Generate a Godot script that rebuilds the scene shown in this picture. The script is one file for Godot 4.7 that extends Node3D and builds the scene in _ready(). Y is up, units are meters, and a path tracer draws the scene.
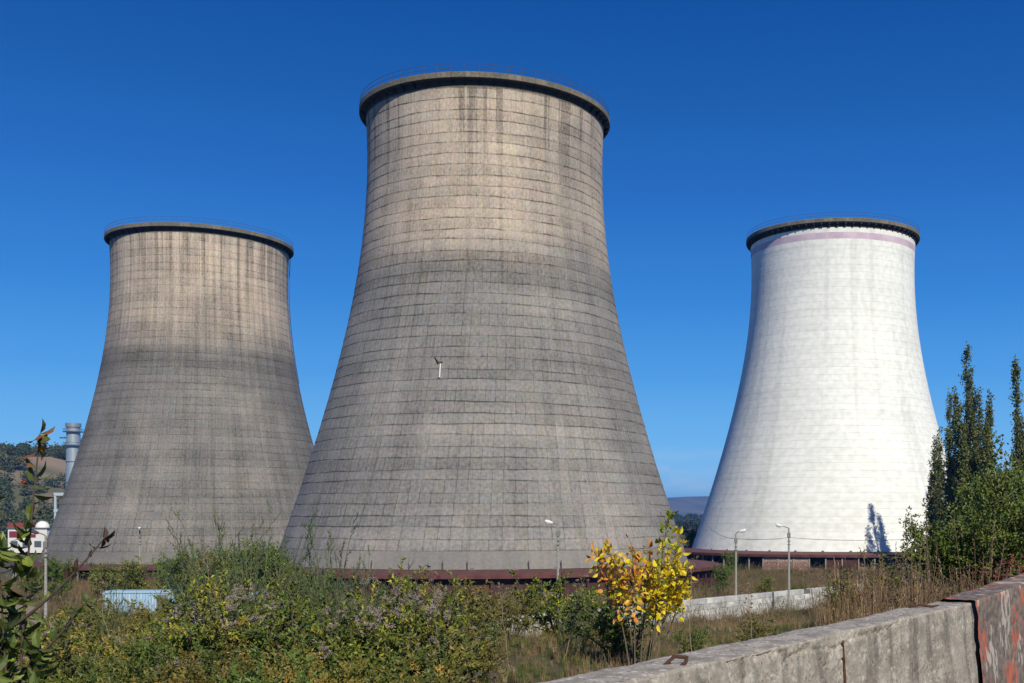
extends Node3D
# Three cooling towers seen from an overgrown embankment. y is up; "d" below is metres ahead of the viewer (z = -d).

const EYE := 10.0            # the viewer stands on an embankment, eyes 10 m above the works yard
const TOWER_TOP := 69.0      # top of the shell
const SHELL_LOW := 3.5       # lower edge of the shell
const SKIRT_TOP := 5.8
const COURSES := 42
const SEG := 192
const PANELS := 112
const FULL := TAU

var taken := {}
var M := {}

# ------------------------------------------------------------------ geometry collector
class Geo:
	var v := PackedVector3Array()
	var n := PackedVector3Array()
	var c := PackedColorArray()
	var uv := PackedVector2Array()
	var ix := PackedInt32Array()
	func vert(p: Vector3, nn: Vector3, t: Vector2) -> int:
		v.append(p); n.append(nn); uv.append(t)
		return v.size() - 1
	func tri_n(a: int, b: int, d: int) -> void:
		var g := (v[b] - v[a]).cross(v[d] - v[a])
		if g.dot(n[a] + n[b] + n[d]) > 0.0:
			ix.append(a); ix.append(d); ix.append(b)
		else:
			ix.append(a); ix.append(b); ix.append(d)
	func quad_n(a: int, b: int, d: int, e: int) -> void:
		tri_n(a, b, d); tri_n(a, d, e)
	func tri(a: Vector3, b: Vector3, d: Vector3, col: Color) -> void:
		var k := v.size()
		v.append(a); v.append(b); v.append(d)
		c.append(col); c.append(col); c.append(col)
		ix.append(k); ix.append(k + 2); ix.append(k + 1)
	func quad(a: Vector3, b: Vector3, d: Vector3, e: Vector3, col: Color) -> void:
		var k := v.size()
		v.append(a); v.append(b); v.append(d); v.append(e)
		c.append(col); c.append(col); c.append(col); c.append(col)
		ix.append(k); ix.append(k + 2); ix.append(k + 1)
		ix.append(k); ix.append(k + 3); ix.append(k + 2)
	func box(lo: Vector3, hi: Vector3, col := Color.WHITE) -> void:
		var p := []
		for i in 8:
			p.append(Vector3(hi.x if i & 1 else lo.x, hi.y if i & 2 else lo.y, hi.z if i & 4 else lo.z))
		for f in [[0, 2, 3, 1], [4, 5, 7, 6], [0, 4, 6, 2], [1, 3, 7, 5], [0, 1, 5, 4], [2, 6, 7, 3]]:
			quad(p[f[0]], p[f[1]], p[f[2]], p[f[3]], col)
	# box with its vertical edges and top edge chamfered
	func cbox(lo: Vector3, hi: Vector3, b: float, col := Color.WHITE) -> void:
		var s := [Vector2(lo.x + b, lo.z), Vector2(hi.x - b, lo.z), Vector2(hi.x, lo.z + b), Vector2(hi.x, hi.z - b), Vector2(hi.x - b, hi.z), Vector2(lo.x + b, hi.z), Vector2(lo.x, hi.z - b), Vector2(lo.x, lo.z + b)]
		var mid := Vector2((lo.x + hi.x) / 2, (lo.z + hi.z) / 2)
		var hx := (hi.x - lo.x) / 2
		var hz := (hi.z - lo.z) / 2
		for i in 8:
			var a: Vector2 = s[i]
			var e: Vector2 = s[(i + 1) % 8]
			var ai := mid + Vector2((a.x - mid.x) * (hx - b) / hx, (a.y - mid.y) * (hz - b) / hz)
			var ei := mid + Vector2((e.x - mid.x) * (hx - b) / hx, (e.y - mid.y) * (hz - b) / hz)
			quad(Vector3(a.x, lo.y, a.y), Vector3(a.x, hi.y - b, a.y), Vector3(e.x, hi.y - b, e.y), Vector3(e.x, lo.y, e.y), col)
			quad(Vector3(a.x, hi.y - b, a.y), Vector3(ai.x, hi.y, ai.y), Vector3(ei.x, hi.y, ei.y), Vector3(e.x, hi.y - b, e.y), col)
			tri(Vector3(ai.x, hi.y, ai.y), Vector3(mid.x, hi.y, mid.y), Vector3(ei.x, hi.y, ei.y), col)
			tri(Vector3(a.x, lo.y, a.y), Vector3(e.x, lo.y, e.y), Vector3(mid.x, lo.y, mid.y), col)
	func tube(pts: Array, radii: Array, sides: int, col: Color, cap := false) -> void:
		var k := v.size()
		var m := pts.size()
		for i in m:
			var t: Vector3 = (pts[mini(i + 1, m - 1)] - pts[maxi(i - 1, 0)]).normalized()
			var a := t.cross(Vector3(0.31, 0.17, 0.93)).normalized()
			var b := t.cross(a)
			for s in sides:
				var w := TAU * s / sides
				v.append(pts[i] + (a * cos(w) + b * sin(w)) * radii[i])
				c.append(col)
		for i in m - 1:
			for s in sides:
				var p := k + i * sides + s
				var q := k + i * sides + (s + 1) % sides
				ix.append(p); ix.append(p + sides); ix.append(q)
				ix.append(q); ix.append(p + sides); ix.append(q + sides)
		if cap:
			for e in 2:
				var o := k + (m - 1) * sides * e
				for s in range(1, sides - 1):
					ix.append(o); ix.append(o + s); ix.append(o + s + 1)
	# a folded leaf: rib below, two raised halves
	func leaf(p: Vector3, dir: Vector3, side: Vector3, l: float, w: float, col: Color) -> void:
		var up := dir.cross(side) * (w * 0.22)
		var k := v.size()
		v.append(p)
		v.append(p + dir * (l * 0.42) + side * (w * 0.5) + up)
		v.append(p + dir * l - up * 0.8)
		v.append(p + dir * (l * 0.42) - side * (w * 0.5) + up)
		c.append(col); c.append(col); c.append(col); c.append(col)
		ix.append(k); ix.append(k + 1); ix.append(k + 2)
		ix.append(k); ix.append(k + 2); ix.append(k + 3)
	# a leaf with a rounded outline and a bent rib, for plants close by
	func big_leaf(p: Vector3, dir: Vector3, side: Vector3, l: float, w: float, col: Color, edge: Color) -> void:
		var up := dir.cross(side)
		var k := v.size()
		var rib := [p, p + dir * (l * 0.3) + up * (l * 0.03), p + dir * (l * 0.65) + up * (l * 0.01), p + dir * l - up * (l * 0.12)]
		for q in rib:
			v.append(q); c.append(col)
		for s in [1.0, -1.0]:
			v.append(rib[1] + side * (w * 0.46 * s) + up * (w * 0.14)); c.append(edge)
			v.append(rib[2] + side * (w * 0.40 * s) + up * (w * 0.13)); c.append(edge)
		for f in [[0, 4, 1], [1, 4, 5], [1, 5, 2], [2, 5, 3], [0, 1, 6], [1, 7, 6], [1, 2, 7], [2, 3, 7]]:
			for i in f:
				ix.append(k + i)
	func blade(p: Vector3, mid: Vector3, tip: Vector3, w: float, side: Vector3, col: Color, col2: Color) -> void:
		var k := v.size()
		v.append(p - side * w); v.append(p + side * w)
		v.append(mid - side * (w * 0.75)); v.append(mid + side * (w * 0.75))
		v.append(tip)
		c.append(col); c.append(col); c.append(col.lerp(col2, 0.5)); c.append(col.lerp(col2, 0.5)); c.append(col2)
		for f in [0, 2, 1, 1, 2, 3, 2, 4, 3]:
			ix.append(k + f)
	func mesh() -> ArrayMesh:
		var a := []
		a.resize(Mesh.ARRAY_MAX)
		a[Mesh.ARRAY_VERTEX] = v
		a[Mesh.ARRAY_INDEX] = ix
		if n.size() == v.size():
			a[Mesh.ARRAY_NORMAL] = n
		if c.size() == v.size():
			a[Mesh.ARRAY_COLOR] = c
		if uv.size() == v.size():
			a[Mesh.ARRAY_TEX_UV] = uv
		var m := ArrayMesh.new()
		m.add_surface_from_arrays(Mesh.PRIMITIVE_TRIANGLES, a)
		return m

# ------------------------------------------------------------------ naming
func numbered(called: String) -> String:
	var k: int = taken.get(called, -1) + 1
	taken[called] = k
	return called if k == 0 else "%s_%03d" % [called, k]

func thing(called: String, label: String, category: String, at := Vector3.ZERO, turn := 0.0, group := "") -> Node3D:
	var o := Node3D.new()
	o.name = numbered(called)
	add_child(o)
	o.position = at
	o.rotation.y = turn
	o.set_meta("label", label)
	o.set_meta("category", category)
	if group != "":
		o.set_meta("group", group)
	return o

func part(parent: Node, called: String, mesh: Mesh, mat: Material, at := Vector3.ZERO, turn := 0.0) -> MeshInstance3D:
	var o := MeshInstance3D.new()
	o.name = called
	o.mesh = mesh
	o.material_override = mat
	o.cast_shadow = GeometryInstance3D.SHADOW_CASTING_SETTING_ON
	parent.add_child(o, true)
	o.position = at
	o.rotation.y = turn
	return o

func setting(called: String, mesh: Mesh, mat: Material) -> MeshInstance3D:
	var o := part(self, numbered(called), mesh, mat)
	o.set_meta("kind", "structure")
	return o

func scatter(called: String, label: String, category: String, mesh: Mesh, mat: Material, places: Array, tints: Array) -> void:
	var mm := MultiMesh.new()
	mm.transform_format = MultiMesh.TRANSFORM_3D
	mm.use_colors = true
	mm.mesh = mesh
	mm.instance_count = places.size()
	for i in places.size():
		mm.set_instance_transform(i, places[i])
		mm.set_instance_color(i, tints[i])
	var o := MultiMeshInstance3D.new()
	o.name = numbered(called)
	o.multimesh = mm
	o.material_override = mat
	add_child(o)
	o.set_meta("kind", "stuff")
	o.set_meta("label", label)
	o.set_meta("category", category)

func lin(r: float, g: float, b: float) -> Color:
	return Color(r, g, b).linear_to_srgb()

func mat(col: Color, rough := 0.9, metal := 0.0) -> StandardMaterial3D:
	var m := StandardMaterial3D.new()
	m.albedo_color = col
	m.roughness = rough
	m.metallic = metal
	m.cull_mode = BaseMaterial3D.CULL_DISABLED
	return m

func noise(seed_: int, freq: float, octaves := 4, kind := FastNoiseLite.TYPE_SIMPLEX_SMOOTH) -> FastNoiseLite:
	var f := FastNoiseLite.new()
	f.seed = seed_
	f.frequency = freq
	f.noise_type = kind
	f.fractal_octaves = octaves
	return f

func l8(seed_: int, freq: float, w: int, h: int, fw: int, fh: int, octaves := 4) -> PackedByteArray:
	var im := noise(seed_, freq, octaves).get_image(w, h)
	im.convert(Image.FORMAT_L8)
	if w != fw or h != fh:
		im.resize(fw, fh, Image.INTERPOLATE_CUBIC)
	return im.get_data()

# grain texture that repeats without a seam: grey levels between lo and hi, tinted by two colours
func grain(seed_: int, freq: float, size: int, a: Color, b: Color, octaves := 5) -> ImageTexture:
	var im := noise(seed_, freq, octaves).get_seamless_image(size, size)
	im.convert(Image.FORMAT_L8)
	var src := im.get_data()
	var out := PackedByteArray()
	out.resize(size * size * 3)
	for i in size * size:
		var t := src[i] / 255.0
		out[i * 3] = int(lerpf(a.r, b.r, t) * 255.0)
		out[i * 3 + 1] = int(lerpf(a.g, b.g, t) * 255.0)
		out[i * 3 + 2] = int(lerpf(a.b, b.b, t) * 255.0)
	return tex(Image.create_from_data(size, size, false, Image.FORMAT_RGB8, out))

func tex(im: Image) -> ImageTexture:
	im.generate_mipmaps()
	return ImageTexture.create_from_image(im)

func height_tex(seed_: int, freq: float, size: int, octaves := 5) -> ImageTexture:
	var im := noise(seed_, freq, octaves).get_seamless_image(size, size)
	im.convert(Image.FORMAT_L8)
	return tex(im)

func ground_h(x: float, d: float) -> float:
	var edge := 14.5 + 1.6 * sin(x * 0.13 + 0.6) + 0.8 * sin(x * 0.41)
	var far := 44.0 + 4.0 * sin(x * 0.05)
	var h := 8.3 * (1.0 - smoothstep(edge, far, d))
	if d < 70.0:
		h += 0.07 * sin(x * 1.3 + d * 0.7) + 0.05 * sin(x * 2.9 - d * 2.1)
	h -= 1.0 * smoothstep(-3.5, -2.2, x * 0.862 - d * 0.507) * smoothstep(8.0, 12.0, x * 0.507 + d * 0.862)
	h -= 2.2 * smoothstep(-55.0, -80.0, x) * smoothstep(150.0, 195.0, d) * smoothstep(330.0, 290.0, d)
	return h

func radius_at(h: float) -> float:
	var t := (h - 63.0) / 41.7
	return 17.57 * sqrt(1.0 + t * t)

# ------------------------------------------------------------------ everything
func _ready() -> void:
	set_camera_sky_sun()
	make_materials()
	build_ground()
	build_far_land()
	build_towers()
	build_yard()
	build_near_wall()
	build_plants()

func set_camera_sky_sun() -> void:
	var cam := Camera3D.new()
	cam.name = "camera"
	add_child(cam)
	cam.projection = Camera3D.PROJECTION_FRUSTUM
	var f := 1150.0
	cam.near = 0.1
	cam.far = 40000.0
	cam.size = 683.0 / f * 0.1
	cam.frustum_offset = Vector2(-158.0, 176.5) / f * 0.1     # a shift lens: level camera, verticals stay upright
	cam.position = Vector3(0, EYE, 0)
	cam.current = true

	var sky_mat := PanoramaSkyMaterial.new()
	sky_mat.panorama = clear_sky()
	var sky := Sky.new()
	sky.sky_material = sky_mat
	var env := Environment.new()
	env.background_mode = Environment.BG_SKY
	env.sky = sky
	env.tonemap_mode = Environment.TONE_MAPPER_LINEAR
	env.tonemap_exposure = 1.0
	env.sdfgi_enabled = true
	env.ssao_enabled = true
	env.ssil_enabled = true
	env.fog_enabled = true
	env.fog_density = 0.00013
	env.fog_light_color = Color(0.33, 0.63, 1.0)
	var we := WorldEnvironment.new()
	we.name = "world_environment"
	we.environment = env
	add_child(we)

	var sun := DirectionalLight3D.new()
	sun.name = "sun"
	add_child(sun)
	sun.light_color = Color(1.0, 0.965, 0.88)
	sun.light_energy = 1.45
	sun.light_angular_distance = 0.53
	sun.shadow_enabled = true
	var az := deg_to_rad(157.0)        # behind the viewer, to the right
	var el := deg_to_rad(37.0)
	var to_sun := Vector3(sin(az) * cos(el), sin(el), -cos(az) * cos(el))
	sun.look_at_from_position(Vector3.ZERO, -to_sun, Vector3.UP)

# a clear autumn sky by height alone, the same all round, with thin bands of cloud low over the horizon
const SKY_AT := [-1.0, 0.0, 0.03, 0.059, 0.12, 0.186, 0.266, 0.341, 0.41, 0.6, 1.0]
const SKY_RGB := [
	Vector3(0.10, 0.10, 0.085), Vector3(0.35, 0.69, 1.02), Vector3(0.30, 0.64, 1.0), Vector3(0.195, 0.54, 0.96), Vector3(0.090, 0.365, 0.83),
	Vector3(0.043, 0.245, 0.70), Vector3(0.0225, 0.159, 0.55), Vector3(0.0125, 0.112, 0.42), Vector3(0.0062, 0.085, 0.355), Vector3(0.005, 0.068, 0.29), Vector3(0.004, 0.05, 0.22)]

func clear_sky() -> ImageTexture:
	var w := 2880
	var h := 1440
	var im := Image.create(w, h, false, Image.FORMAT_RGBF)
	var f := noise(11, 0.0065, 4)
	var g := noise(12, 0.022, 3)
	for y in h:
		var up := sin(PI * (0.5 - (y + 0.5) / h))
		var c := Vector3.ZERO
		for k in SKY_AT.size() - 1:
			if up >= SKY_AT[k] and up <= SKY_AT[k + 1]:
				c = SKY_RGB[k].lerp(SKY_RGB[k + 1], (up - SKY_AT[k]) / (SKY_AT[k + 1] - SKY_AT[k])) if k > 0 else SKY_RGB[0]
		im.fill_rect(Rect2i(0, y, w, 1), Color(c.x, c.y, c.z))
		var deg := (h / 2 - y - 0.5) * 180.0 / h
		if deg < 0.4 or deg > 4.2:
			continue
		var band := exp(-pow((deg - 1.65) / 0.30, 2.0)) + 0.7 * exp(-pow((deg - 2.4) / 0.2, 2.0)) + 0.25 * exp(-pow((deg - 3.1) / 0.3, 2.0))
		for x in w:
			var k := f.get_noise_2d(x, y * 9.0) * 1.1 + g.get_noise_2d(x, y * 7.0) * 0.5 + 0.42
			var a := clampf(k * 1.5, 0.0, 1.0) * band * 0.6
			if a > 0.01:
				im.set_pixel(x, y, Color(lerpf(c.x, 0.62, a), lerpf(c.y, 0.72, a), lerpf(c.z, 0.9, a)))
	return ImageTexture.create_from_image(im)

# ------------------------------------------------------------------ materials
func leaf_mat(back: Color, rough := 0.55) -> StandardMaterial3D:
	var m := mat(Color.WHITE, rough)
	m.vertex_color_use_as_albedo = true
	m.backlight_enabled = true
	m.backlight = back
	return m

func vc_mat(rough := 0.9, metal := 0.0) -> StandardMaterial3D:
	var m := mat(Color.WHITE, rough, metal)
	m.vertex_color_use_as_albedo = true
	return m

func tri_mat(t: Texture2D, scale_: float, rough := 0.9, col := Color.WHITE) -> StandardMaterial3D:
	var m := mat(col, rough)
	m.albedo_texture = t
	m.uv1_triplanar = true
	m.uv1_world_triplanar = true
	m.uv1_scale = Vector3.ONE * scale_
	return m

func make_materials() -> void:
	M.leaf = leaf_mat(Color(0.42, 0.5, 0.2))
	M.poplar = leaf_mat(Color(0.3, 0.36, 0.15), 0.6)
	M.gold_leaf = leaf_mat(Color(0.7, 0.62, 0.3), 0.5)
	M.straw = leaf_mat(Color(0.4, 0.36, 0.25), 0.8)
	M.bark = vc_mat(0.95)
	M.paint = vc_mat(0.6)
	M.steel = vc_mat(0.45, 0.4)
	M.rust = tri_mat(grain(71, 0.02, 256, lin(0.03, 0.014, 0.01), lin(0.13, 0.055, 0.03)), 3.0, 0.95)
	M.maroon = tri_mat(grain(31, 0.012, 256, lin(0.075, 0.022, 0.02), lin(0.15, 0.048, 0.042)), 0.22, 0.75)
	M.maroon_dark = tri_mat(grain(32, 0.014, 256, lin(0.032, 0.012, 0.013), lin(0.085, 0.030, 0.030)), 0.25, 0.8)
	M.roof = tri_mat(grain(33, 0.015, 256, lin(0.085, 0.03, 0.028), lin(0.17, 0.066, 0.056)), 0.2, 0.8)
	M.dark_concrete = tri_mat(grain(34, 0.012, 256, lin(0.10, 0.095, 0.09), lin(0.22, 0.21, 0.19)), 0.15)
	M.rim_a = tri_mat(grain(35, 0.02, 256, lin(0.085, 0.078, 0.06), lin(0.21, 0.19, 0.15)), 0.3)
	M.rim_b = tri_mat(grain(36, 0.02, 256, lin(0.11, 0.095, 0.07), lin(0.25, 0.22, 0.175)), 0.3)
	M.rim_c = tri_mat(grain(37, 0.02, 256, lin(0.08, 0.08, 0.062), lin(0.19, 0.18, 0.135)), 0.3)
	M.rim_shade = tri_mat(grain(39, 0.02, 256, lin(0.016, 0.016, 0.014), lin(0.06, 0.055, 0.045)), 0.3)  # near-black tone with the shade under the rim put into the colour
	M.pole = tri_mat(grain(38, 0.02, 256, lin(0.24, 0.235, 0.22), lin(0.40, 0.39, 0.36)), 0.7)
	M.concrete = mat(Color.WHITE, 0.95)
	M.concrete.albedo_texture = tower_texture(0, 0.44, 0.18, 0.88)
	M.concrete_left = mat(Color.WHITE, 0.95)
	M.concrete_left.albedo_texture = tower_texture(300, 0.20, 0.55, 0.69)
	M.white_shell = mat(Color.WHITE, 0.8)
	M.white_shell.albedo_texture = white_texture()
	M.mauve = tri_mat(grain(41, 0.012, 256, lin(0.48, 0.37, 0.48), lin(0.68, 0.56, 0.66)), 0.12, 0.85)

# weathered formwork concrete unrolled: 2048 round, 1024 up
func joint_shift(k: int, a: float) -> float:
	return 0.06 * sin(3.0 * a + k * 1.7) + 0.045 * sin(11.0 * a + k * 4.1) + 0.022 * sin(29.0 * a + k * 2.3) + 0.012 * sin(67.0 * a + k * 5.9) + 0.08 * sin(k * 9.7)

func tower_texture(sd: int, joint: float, lines: float, base: float) -> ImageTexture:
	var w := 2048
	var h := 1024
	var blotch := l8(sd + 1, 0.016, 512, 256, w, h, 5)
	var warm := l8(sd + 2, 0.012, 256, 128, w, h, 4)
	var streak := l8(sd + 3, 0.034, w, 20, w, h, 4)
	var hair := l8(sd + 4, 0.22, w, 260, w, h, 3)
	var fine := l8(sd + 5, 0.12, w, h, w, h, 3)
	var band := l8(sd + 6, 0.05, 64, 512, w, h, 4)
	var drip := l8(sd + 7, 0.05, 512, 64, w, h, 3)
	var stripe := l8(sd + 8, 0.05, w, 14, w, h, 3)
	var out := PackedByteArray()
	out.resize(w * h * 3)
	var total := TOWER_TOP - SHELL_LOW
	var pitch := (TOWER_TOP - SKIRT_TOP) / COURSES
	var shifts := []
	for k in COURSES + 1:
		var row := PackedFloat32Array()
		row.resize(w)
		for x in w:
			row[x] = joint_shift(k, FULL * x / w)
		shifts.append(row)
	var rng := RandomNumberGenerator.new()
	rng.seed = 5
	var course_tone := PackedFloat32Array()
	for k in COURSES + 2:
		course_tone.append(rng.randf_range(-0.06, 0.06))
	var joint_tone := PackedFloat32Array()
	for k in COURSES + 1:
		joint_tone.append(rng.randf_range(0.45, 1.15))
	var seam := PackedFloat32Array()
	for k in 97:
		seam.append(rng.randf())
	for y in h:
		var ht := TOWER_TOP - (y + 0.5) / h * total
		var kf := (ht - SKIRT_TOP) / pitch
		var tan_zone := smoothstep(42.0, 52.0, ht)
		var top_drip := smoothstep(56.0, 69.0, ht)
		var dark_band := exp(-pow((ht - 44.0) / 3.2, 2.0))
		var kn := int(round(kf))
		var joint_near := kn >= 0 and kn <= COURSES
		var k_mid := clampi(int(floor(kf)), 0, COURSES - 1)
		var skirt := ht < SKIRT_TOP
		var tone := course_tone[k_mid]
		var in_course: float = kf - floorf(kf)
		var lower: float = smoothstep(0.75, 0.05, in_course)
		var sh: PackedFloat32Array = shifts[clampi(kn, 0, COURSES)]
		var phase := panel_phase(k_mid)
		for x in w:
			var i := y * w + x
			var bl := blotch[i] / 255.0 - 0.5
			var hr := hair[i] / 255.0 - 0.5
			var fi := fine[i] / 255.0 - 0.5
			var st := streak[i] / 255.0
			var wa := warm[i] / 255.0
			var t := clampf(tan_zone * (0.35 + 0.8 * wa) + bl * 0.3, 0.0, 1.0)
			var r := lerpf(0.262 * base, 0.50, t)
			var g := lerpf(0.251 * base, 0.418, t)
			var b := lerpf(0.239 * base, 0.338, t)
			var s := 1.0 + bl * (0.36 - 0.08 * tan_zone) + tone + (band[i] / 255.0 - 0.5) * 0.28
			if skirt:
				s = 0.92 + bl * 0.35 + fi * 0.25 + (st - 0.5) * 0.25
			else:
				s += hr * 0.42 * (0.6 + 0.6 * lower) + fi * 0.5 + (stripe[i] / 255.0 - 0.5) * lines * (0.35 + 0.65 * tan_zone)
				var fx := (x + 0.5) * PANELS / w + phase
				var px := int(fx)
				var inside := int((fx - px) * 18.3)
				s += seam[(px * 7 + k_mid * 31) % 97] * 0.14 - 0.06
				r *= 0.96 + 0.08 * seam[(px * 11 + k_mid * 23) % 97]
				b *= 0.95 + 0.10 * seam[(px * 17 + k_mid * 43) % 97]
				if inside == 0:
					s -= (0.10 + 0.5 * seam[(px * 13 + k_mid * 17) % 97]) * (1.0 - 0.45 * tan_zone)
				elif inside == 9:
					s -= 0.22 * seam[(px * 5 + k_mid * 41) % 97]
				elif seam[(px * 3 + inside * 11 + k_mid * 29) % 97] > 0.86:
					s -= 0.20 * lower
				if joint_near:
					var dj := absf((kf - kn) * pitch - sh[x])
					s -= joint * (1.0 - smoothstep(0.03, 0.15, dj)) * joint_tone[clampi(kn, 0, COURSES)] * clampf(2.6 * (drip[i] / 255.0) - 0.55, 0.12, 1.3)
			s -= dark_band * clampf(0.17 + bl * 0.9, 0.0, 0.4)
			s -= clampf((st - 0.575) * 6.0, 0.0, 0.42) * (0.28 + 0.72 * top_drip)
			s = clampf(s, 0.3, 1.6)
			out[i * 3] = to_byte(r * s)
			out[i * 3 + 1] = to_byte(g * s)
			out[i * 3 + 2] = to_byte(b * s)
	return tex(Image.create_from_data(w, h, false, Image.FORMAT_RGB8, out))

func to_byte(v: float) -> int:
	return clampi(int(pow(clampf(v, 0.0, 1.0), 1.0 / 2.2) * 255.0), 0, 255)

func white_texture() -> ImageTexture:
	var w := 1024
	var h := 512
	var blotch := l8(21, 0.014, 512, 256, w, h, 5)
	var streak := l8(23, 0.03, w, 16, w, h, 4)
	var fine := l8(25, 0.08, w, h, w, h, 4)
	var band := l8(26, 0.05, 32, 512, w, h, 3)
	var out := PackedByteArray()
	out.resize(w * h * 3)
	for i in w * h:
		var s := 0.81 + (blotch[i] / 255.0 - 0.5) * 0.10 + (fine[i] / 255.0 - 0.5) * 0.20 + (band[i] / 255.0 - 0.5) * 0.08 - clampf((streak[i] / 255.0 - 0.62) * 0.5, 0.0, 0.07)
		out[i * 3] = to_byte(s * 0.965)
		out[i * 3 + 1] = to_byte(s * 0.99)
		out[i * 3 + 2] = to_byte(s * 0.965)
	return tex(Image.create_from_data(w, h, false, Image.FORMAT_RGB8, out))

# ------------------------------------------------------------------ ground
func build_ground() -> void:
	var g := Geo.new()
	var radii := [0.0]
	var r := 0.0
	while r < 64.0:
		r += 1.4
		radii.append(r)
	while r < 9000.0:
		r *= 1.14
		radii.append(r)
	var na := 180
	var patch := noise(51, 0.03, 4)
	var near := noise(52, 0.25, 3)
	for i in radii.size():
		for j in na + 1:
			var a := FULL * j / na
			var x: float = radii[i] * sin(a)
			var d: float = radii[i] * cos(a)
			var h := ground_h(x, d) if d > 0.0 else 8.3
			g.v.append(Vector3(x, h, -d))
			var t := clampf(0.5 + patch.get_noise_2d(x, d) * 1.1 + near.get_noise_2d(x, d) * 0.4, 0.0, 1.0)
			g.c.append(Color(0.085, 0.09, 0.035).lerp(Color(0.22, 0.175, 0.10), t))
	for i in radii.size() - 1:
		for j in na:
			var p := i * (na + 1) + j
			var q := p + na + 1
			for k in [p, p + 1, q, p + 1, q + 1, q]:
				g.ix.append(k)
	var m := tri_mat(grain(53, 0.03, 512, Color(0.55, 0.55, 0.5), Color(1, 1, 1)), 0.12)
	m.vertex_color_use_as_albedo = true
	setting("ground", g.mesh(), m)

	# cracked concrete apron in front of the low wall, and the earth track further left
	var st := Geo.new()
	strip(st, PATH, 1.6, 0.012)
	var cm := tri_mat(grain(54, 0.02, 256, lin(0.20, 0.19, 0.175), lin(0.40, 0.38, 0.35)), 0.25)
	setting("concrete_path", st.mesh(), cm)
	var tr := Geo.new()
	strip(tr, TRACK, 2.2, 0.012)
	var em := tri_mat(grain(55, 0.02, 256, lin(0.20, 0.165, 0.12), lin(0.36, 0.30, 0.23)), 0.3)
	setting("dirt_track", tr.mesh(), em)

const PATH := [Vector2(-18, 74), Vector2(-7, 83), Vector2(4, 92), Vector2(18, 104), Vector2(34, 120)]
const TRACK := [Vector2(-45, 78), Vector2(-50, 92), Vector2(-57, 104), Vector2(-67, 116), Vector2(-71, 126), Vector2(-84, 134), Vector2(-120, 140)]

func strip(g: Geo, pts: Array, half: float, lift: float) -> void:
	var curve := Curve2D.new()
	for i in pts.size():
		var t: Vector2 = (pts[mini(i + 1, pts.size() - 1)] - pts[maxi(i - 1, 0)]) / 6.0
		curve.add_point(pts[i], -t, t)
	var total := curve.get_baked_length()
	var last := []
	var steps := int(total / 1.0)
	for i in steps + 1:
		var p := curve.sample_baked(total * i / steps)
		var q := curve.sample_baked(minf(total, total * i / steps + 0.5))
		var o := curve.sample_baked(maxf(0.0, total * i / steps - 0.5))
		var t := (q - o).normalized()
		var s := Vector2(-t.y, t.x) * half * (1.0 + 0.08 * sin(i * 1.7) + 0.06 * sin(i * 0.6))
		var a := p + s
		var b := p - s
		var now := [Vector3(a.x, ground_h(a.x, a.y) + lift, -a.y), Vector3(b.x, ground_h(b.x, b.y) + lift, -b.y)]
		if last.size():
			g.quad(last[0], now[0], now[1], last[1], Color.WHITE)
		last = now

# ------------------------------------------------------------------ hills and woods far off
func hill_h(x: float, d: float, k: Dictionary) -> float:
	var u := (x - float(k.x)) / float(k.w)
	var v := (d - float(k.d)) / float(k.l)
	var f: FastNoiseLite = k.f
	var e := exp(-u * u - v * v)
	return float(k.h) * e * (1.0 + 0.35 * f.get_noise_2d(x, d)) - 2.0

func hill_mesh(k: Dictionary, nx: int, nd: int, col_fn: Callable) -> ArrayMesh:
	var g := Geo.new()
	for i in nx + 1:
		for j in nd + 1:
			var x: float = float(k.x) + float(k.w) * 2.4 * (2.0 * i / nx - 1.0)
			var d: float = float(k.d) + float(k.l) * 2.4 * (2.0 * j / nd - 1.0)
			g.v.append(Vector3(x, hill_h(x, d, k), -d))
			g.c.append(col_fn.call(x, d))
	for i in nx:
		for j in nd:
			var p := i * (nd + 1) + j
			var q := p + nd + 1
			for e in [p, q, p + 1, q, q + 1, p + 1]:
				g.ix.append(e)
	return g.mesh()

func blob_tree(seed_: int, count: int) -> ArrayMesh:
	var g := Geo.new()
	var rng := RandomNumberGenerator.new()
	rng.seed = seed_
	g.tube([Vector3(0, -0.3, 0), Vector3(0, 0.4, 0)], [0.05, 0.03], 4, Color(0.05, 0.04, 0.03))
	for i in count:
		var p := Vector3(rng.randfn(), rng.randfn(), rng.randfn()).normalized() * pow(rng.randf(), 0.4)
		p = Vector3(p.x * 0.5, 0.55 + p.y * 0.47, p.z * 0.5)
		p += Vector3(sin(p.y * 9.0 + seed_), 0, cos(p.y * 7.0)) * 0.06
		var dir := Vector3(rng.randfn(), rng.randfn() * 0.7 + 0.3, rng.randfn()).normalized()
		var side := dir.cross(Vector3(rng.randfn(), rng.randfn(), rng.randfn())).normalized()
		var s := rng.randf_range(0.7, 1.3)
		g.leaf(p, dir, side, 0.17, 0.13, Color(s, s, s))
	return g.mesh()

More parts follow.
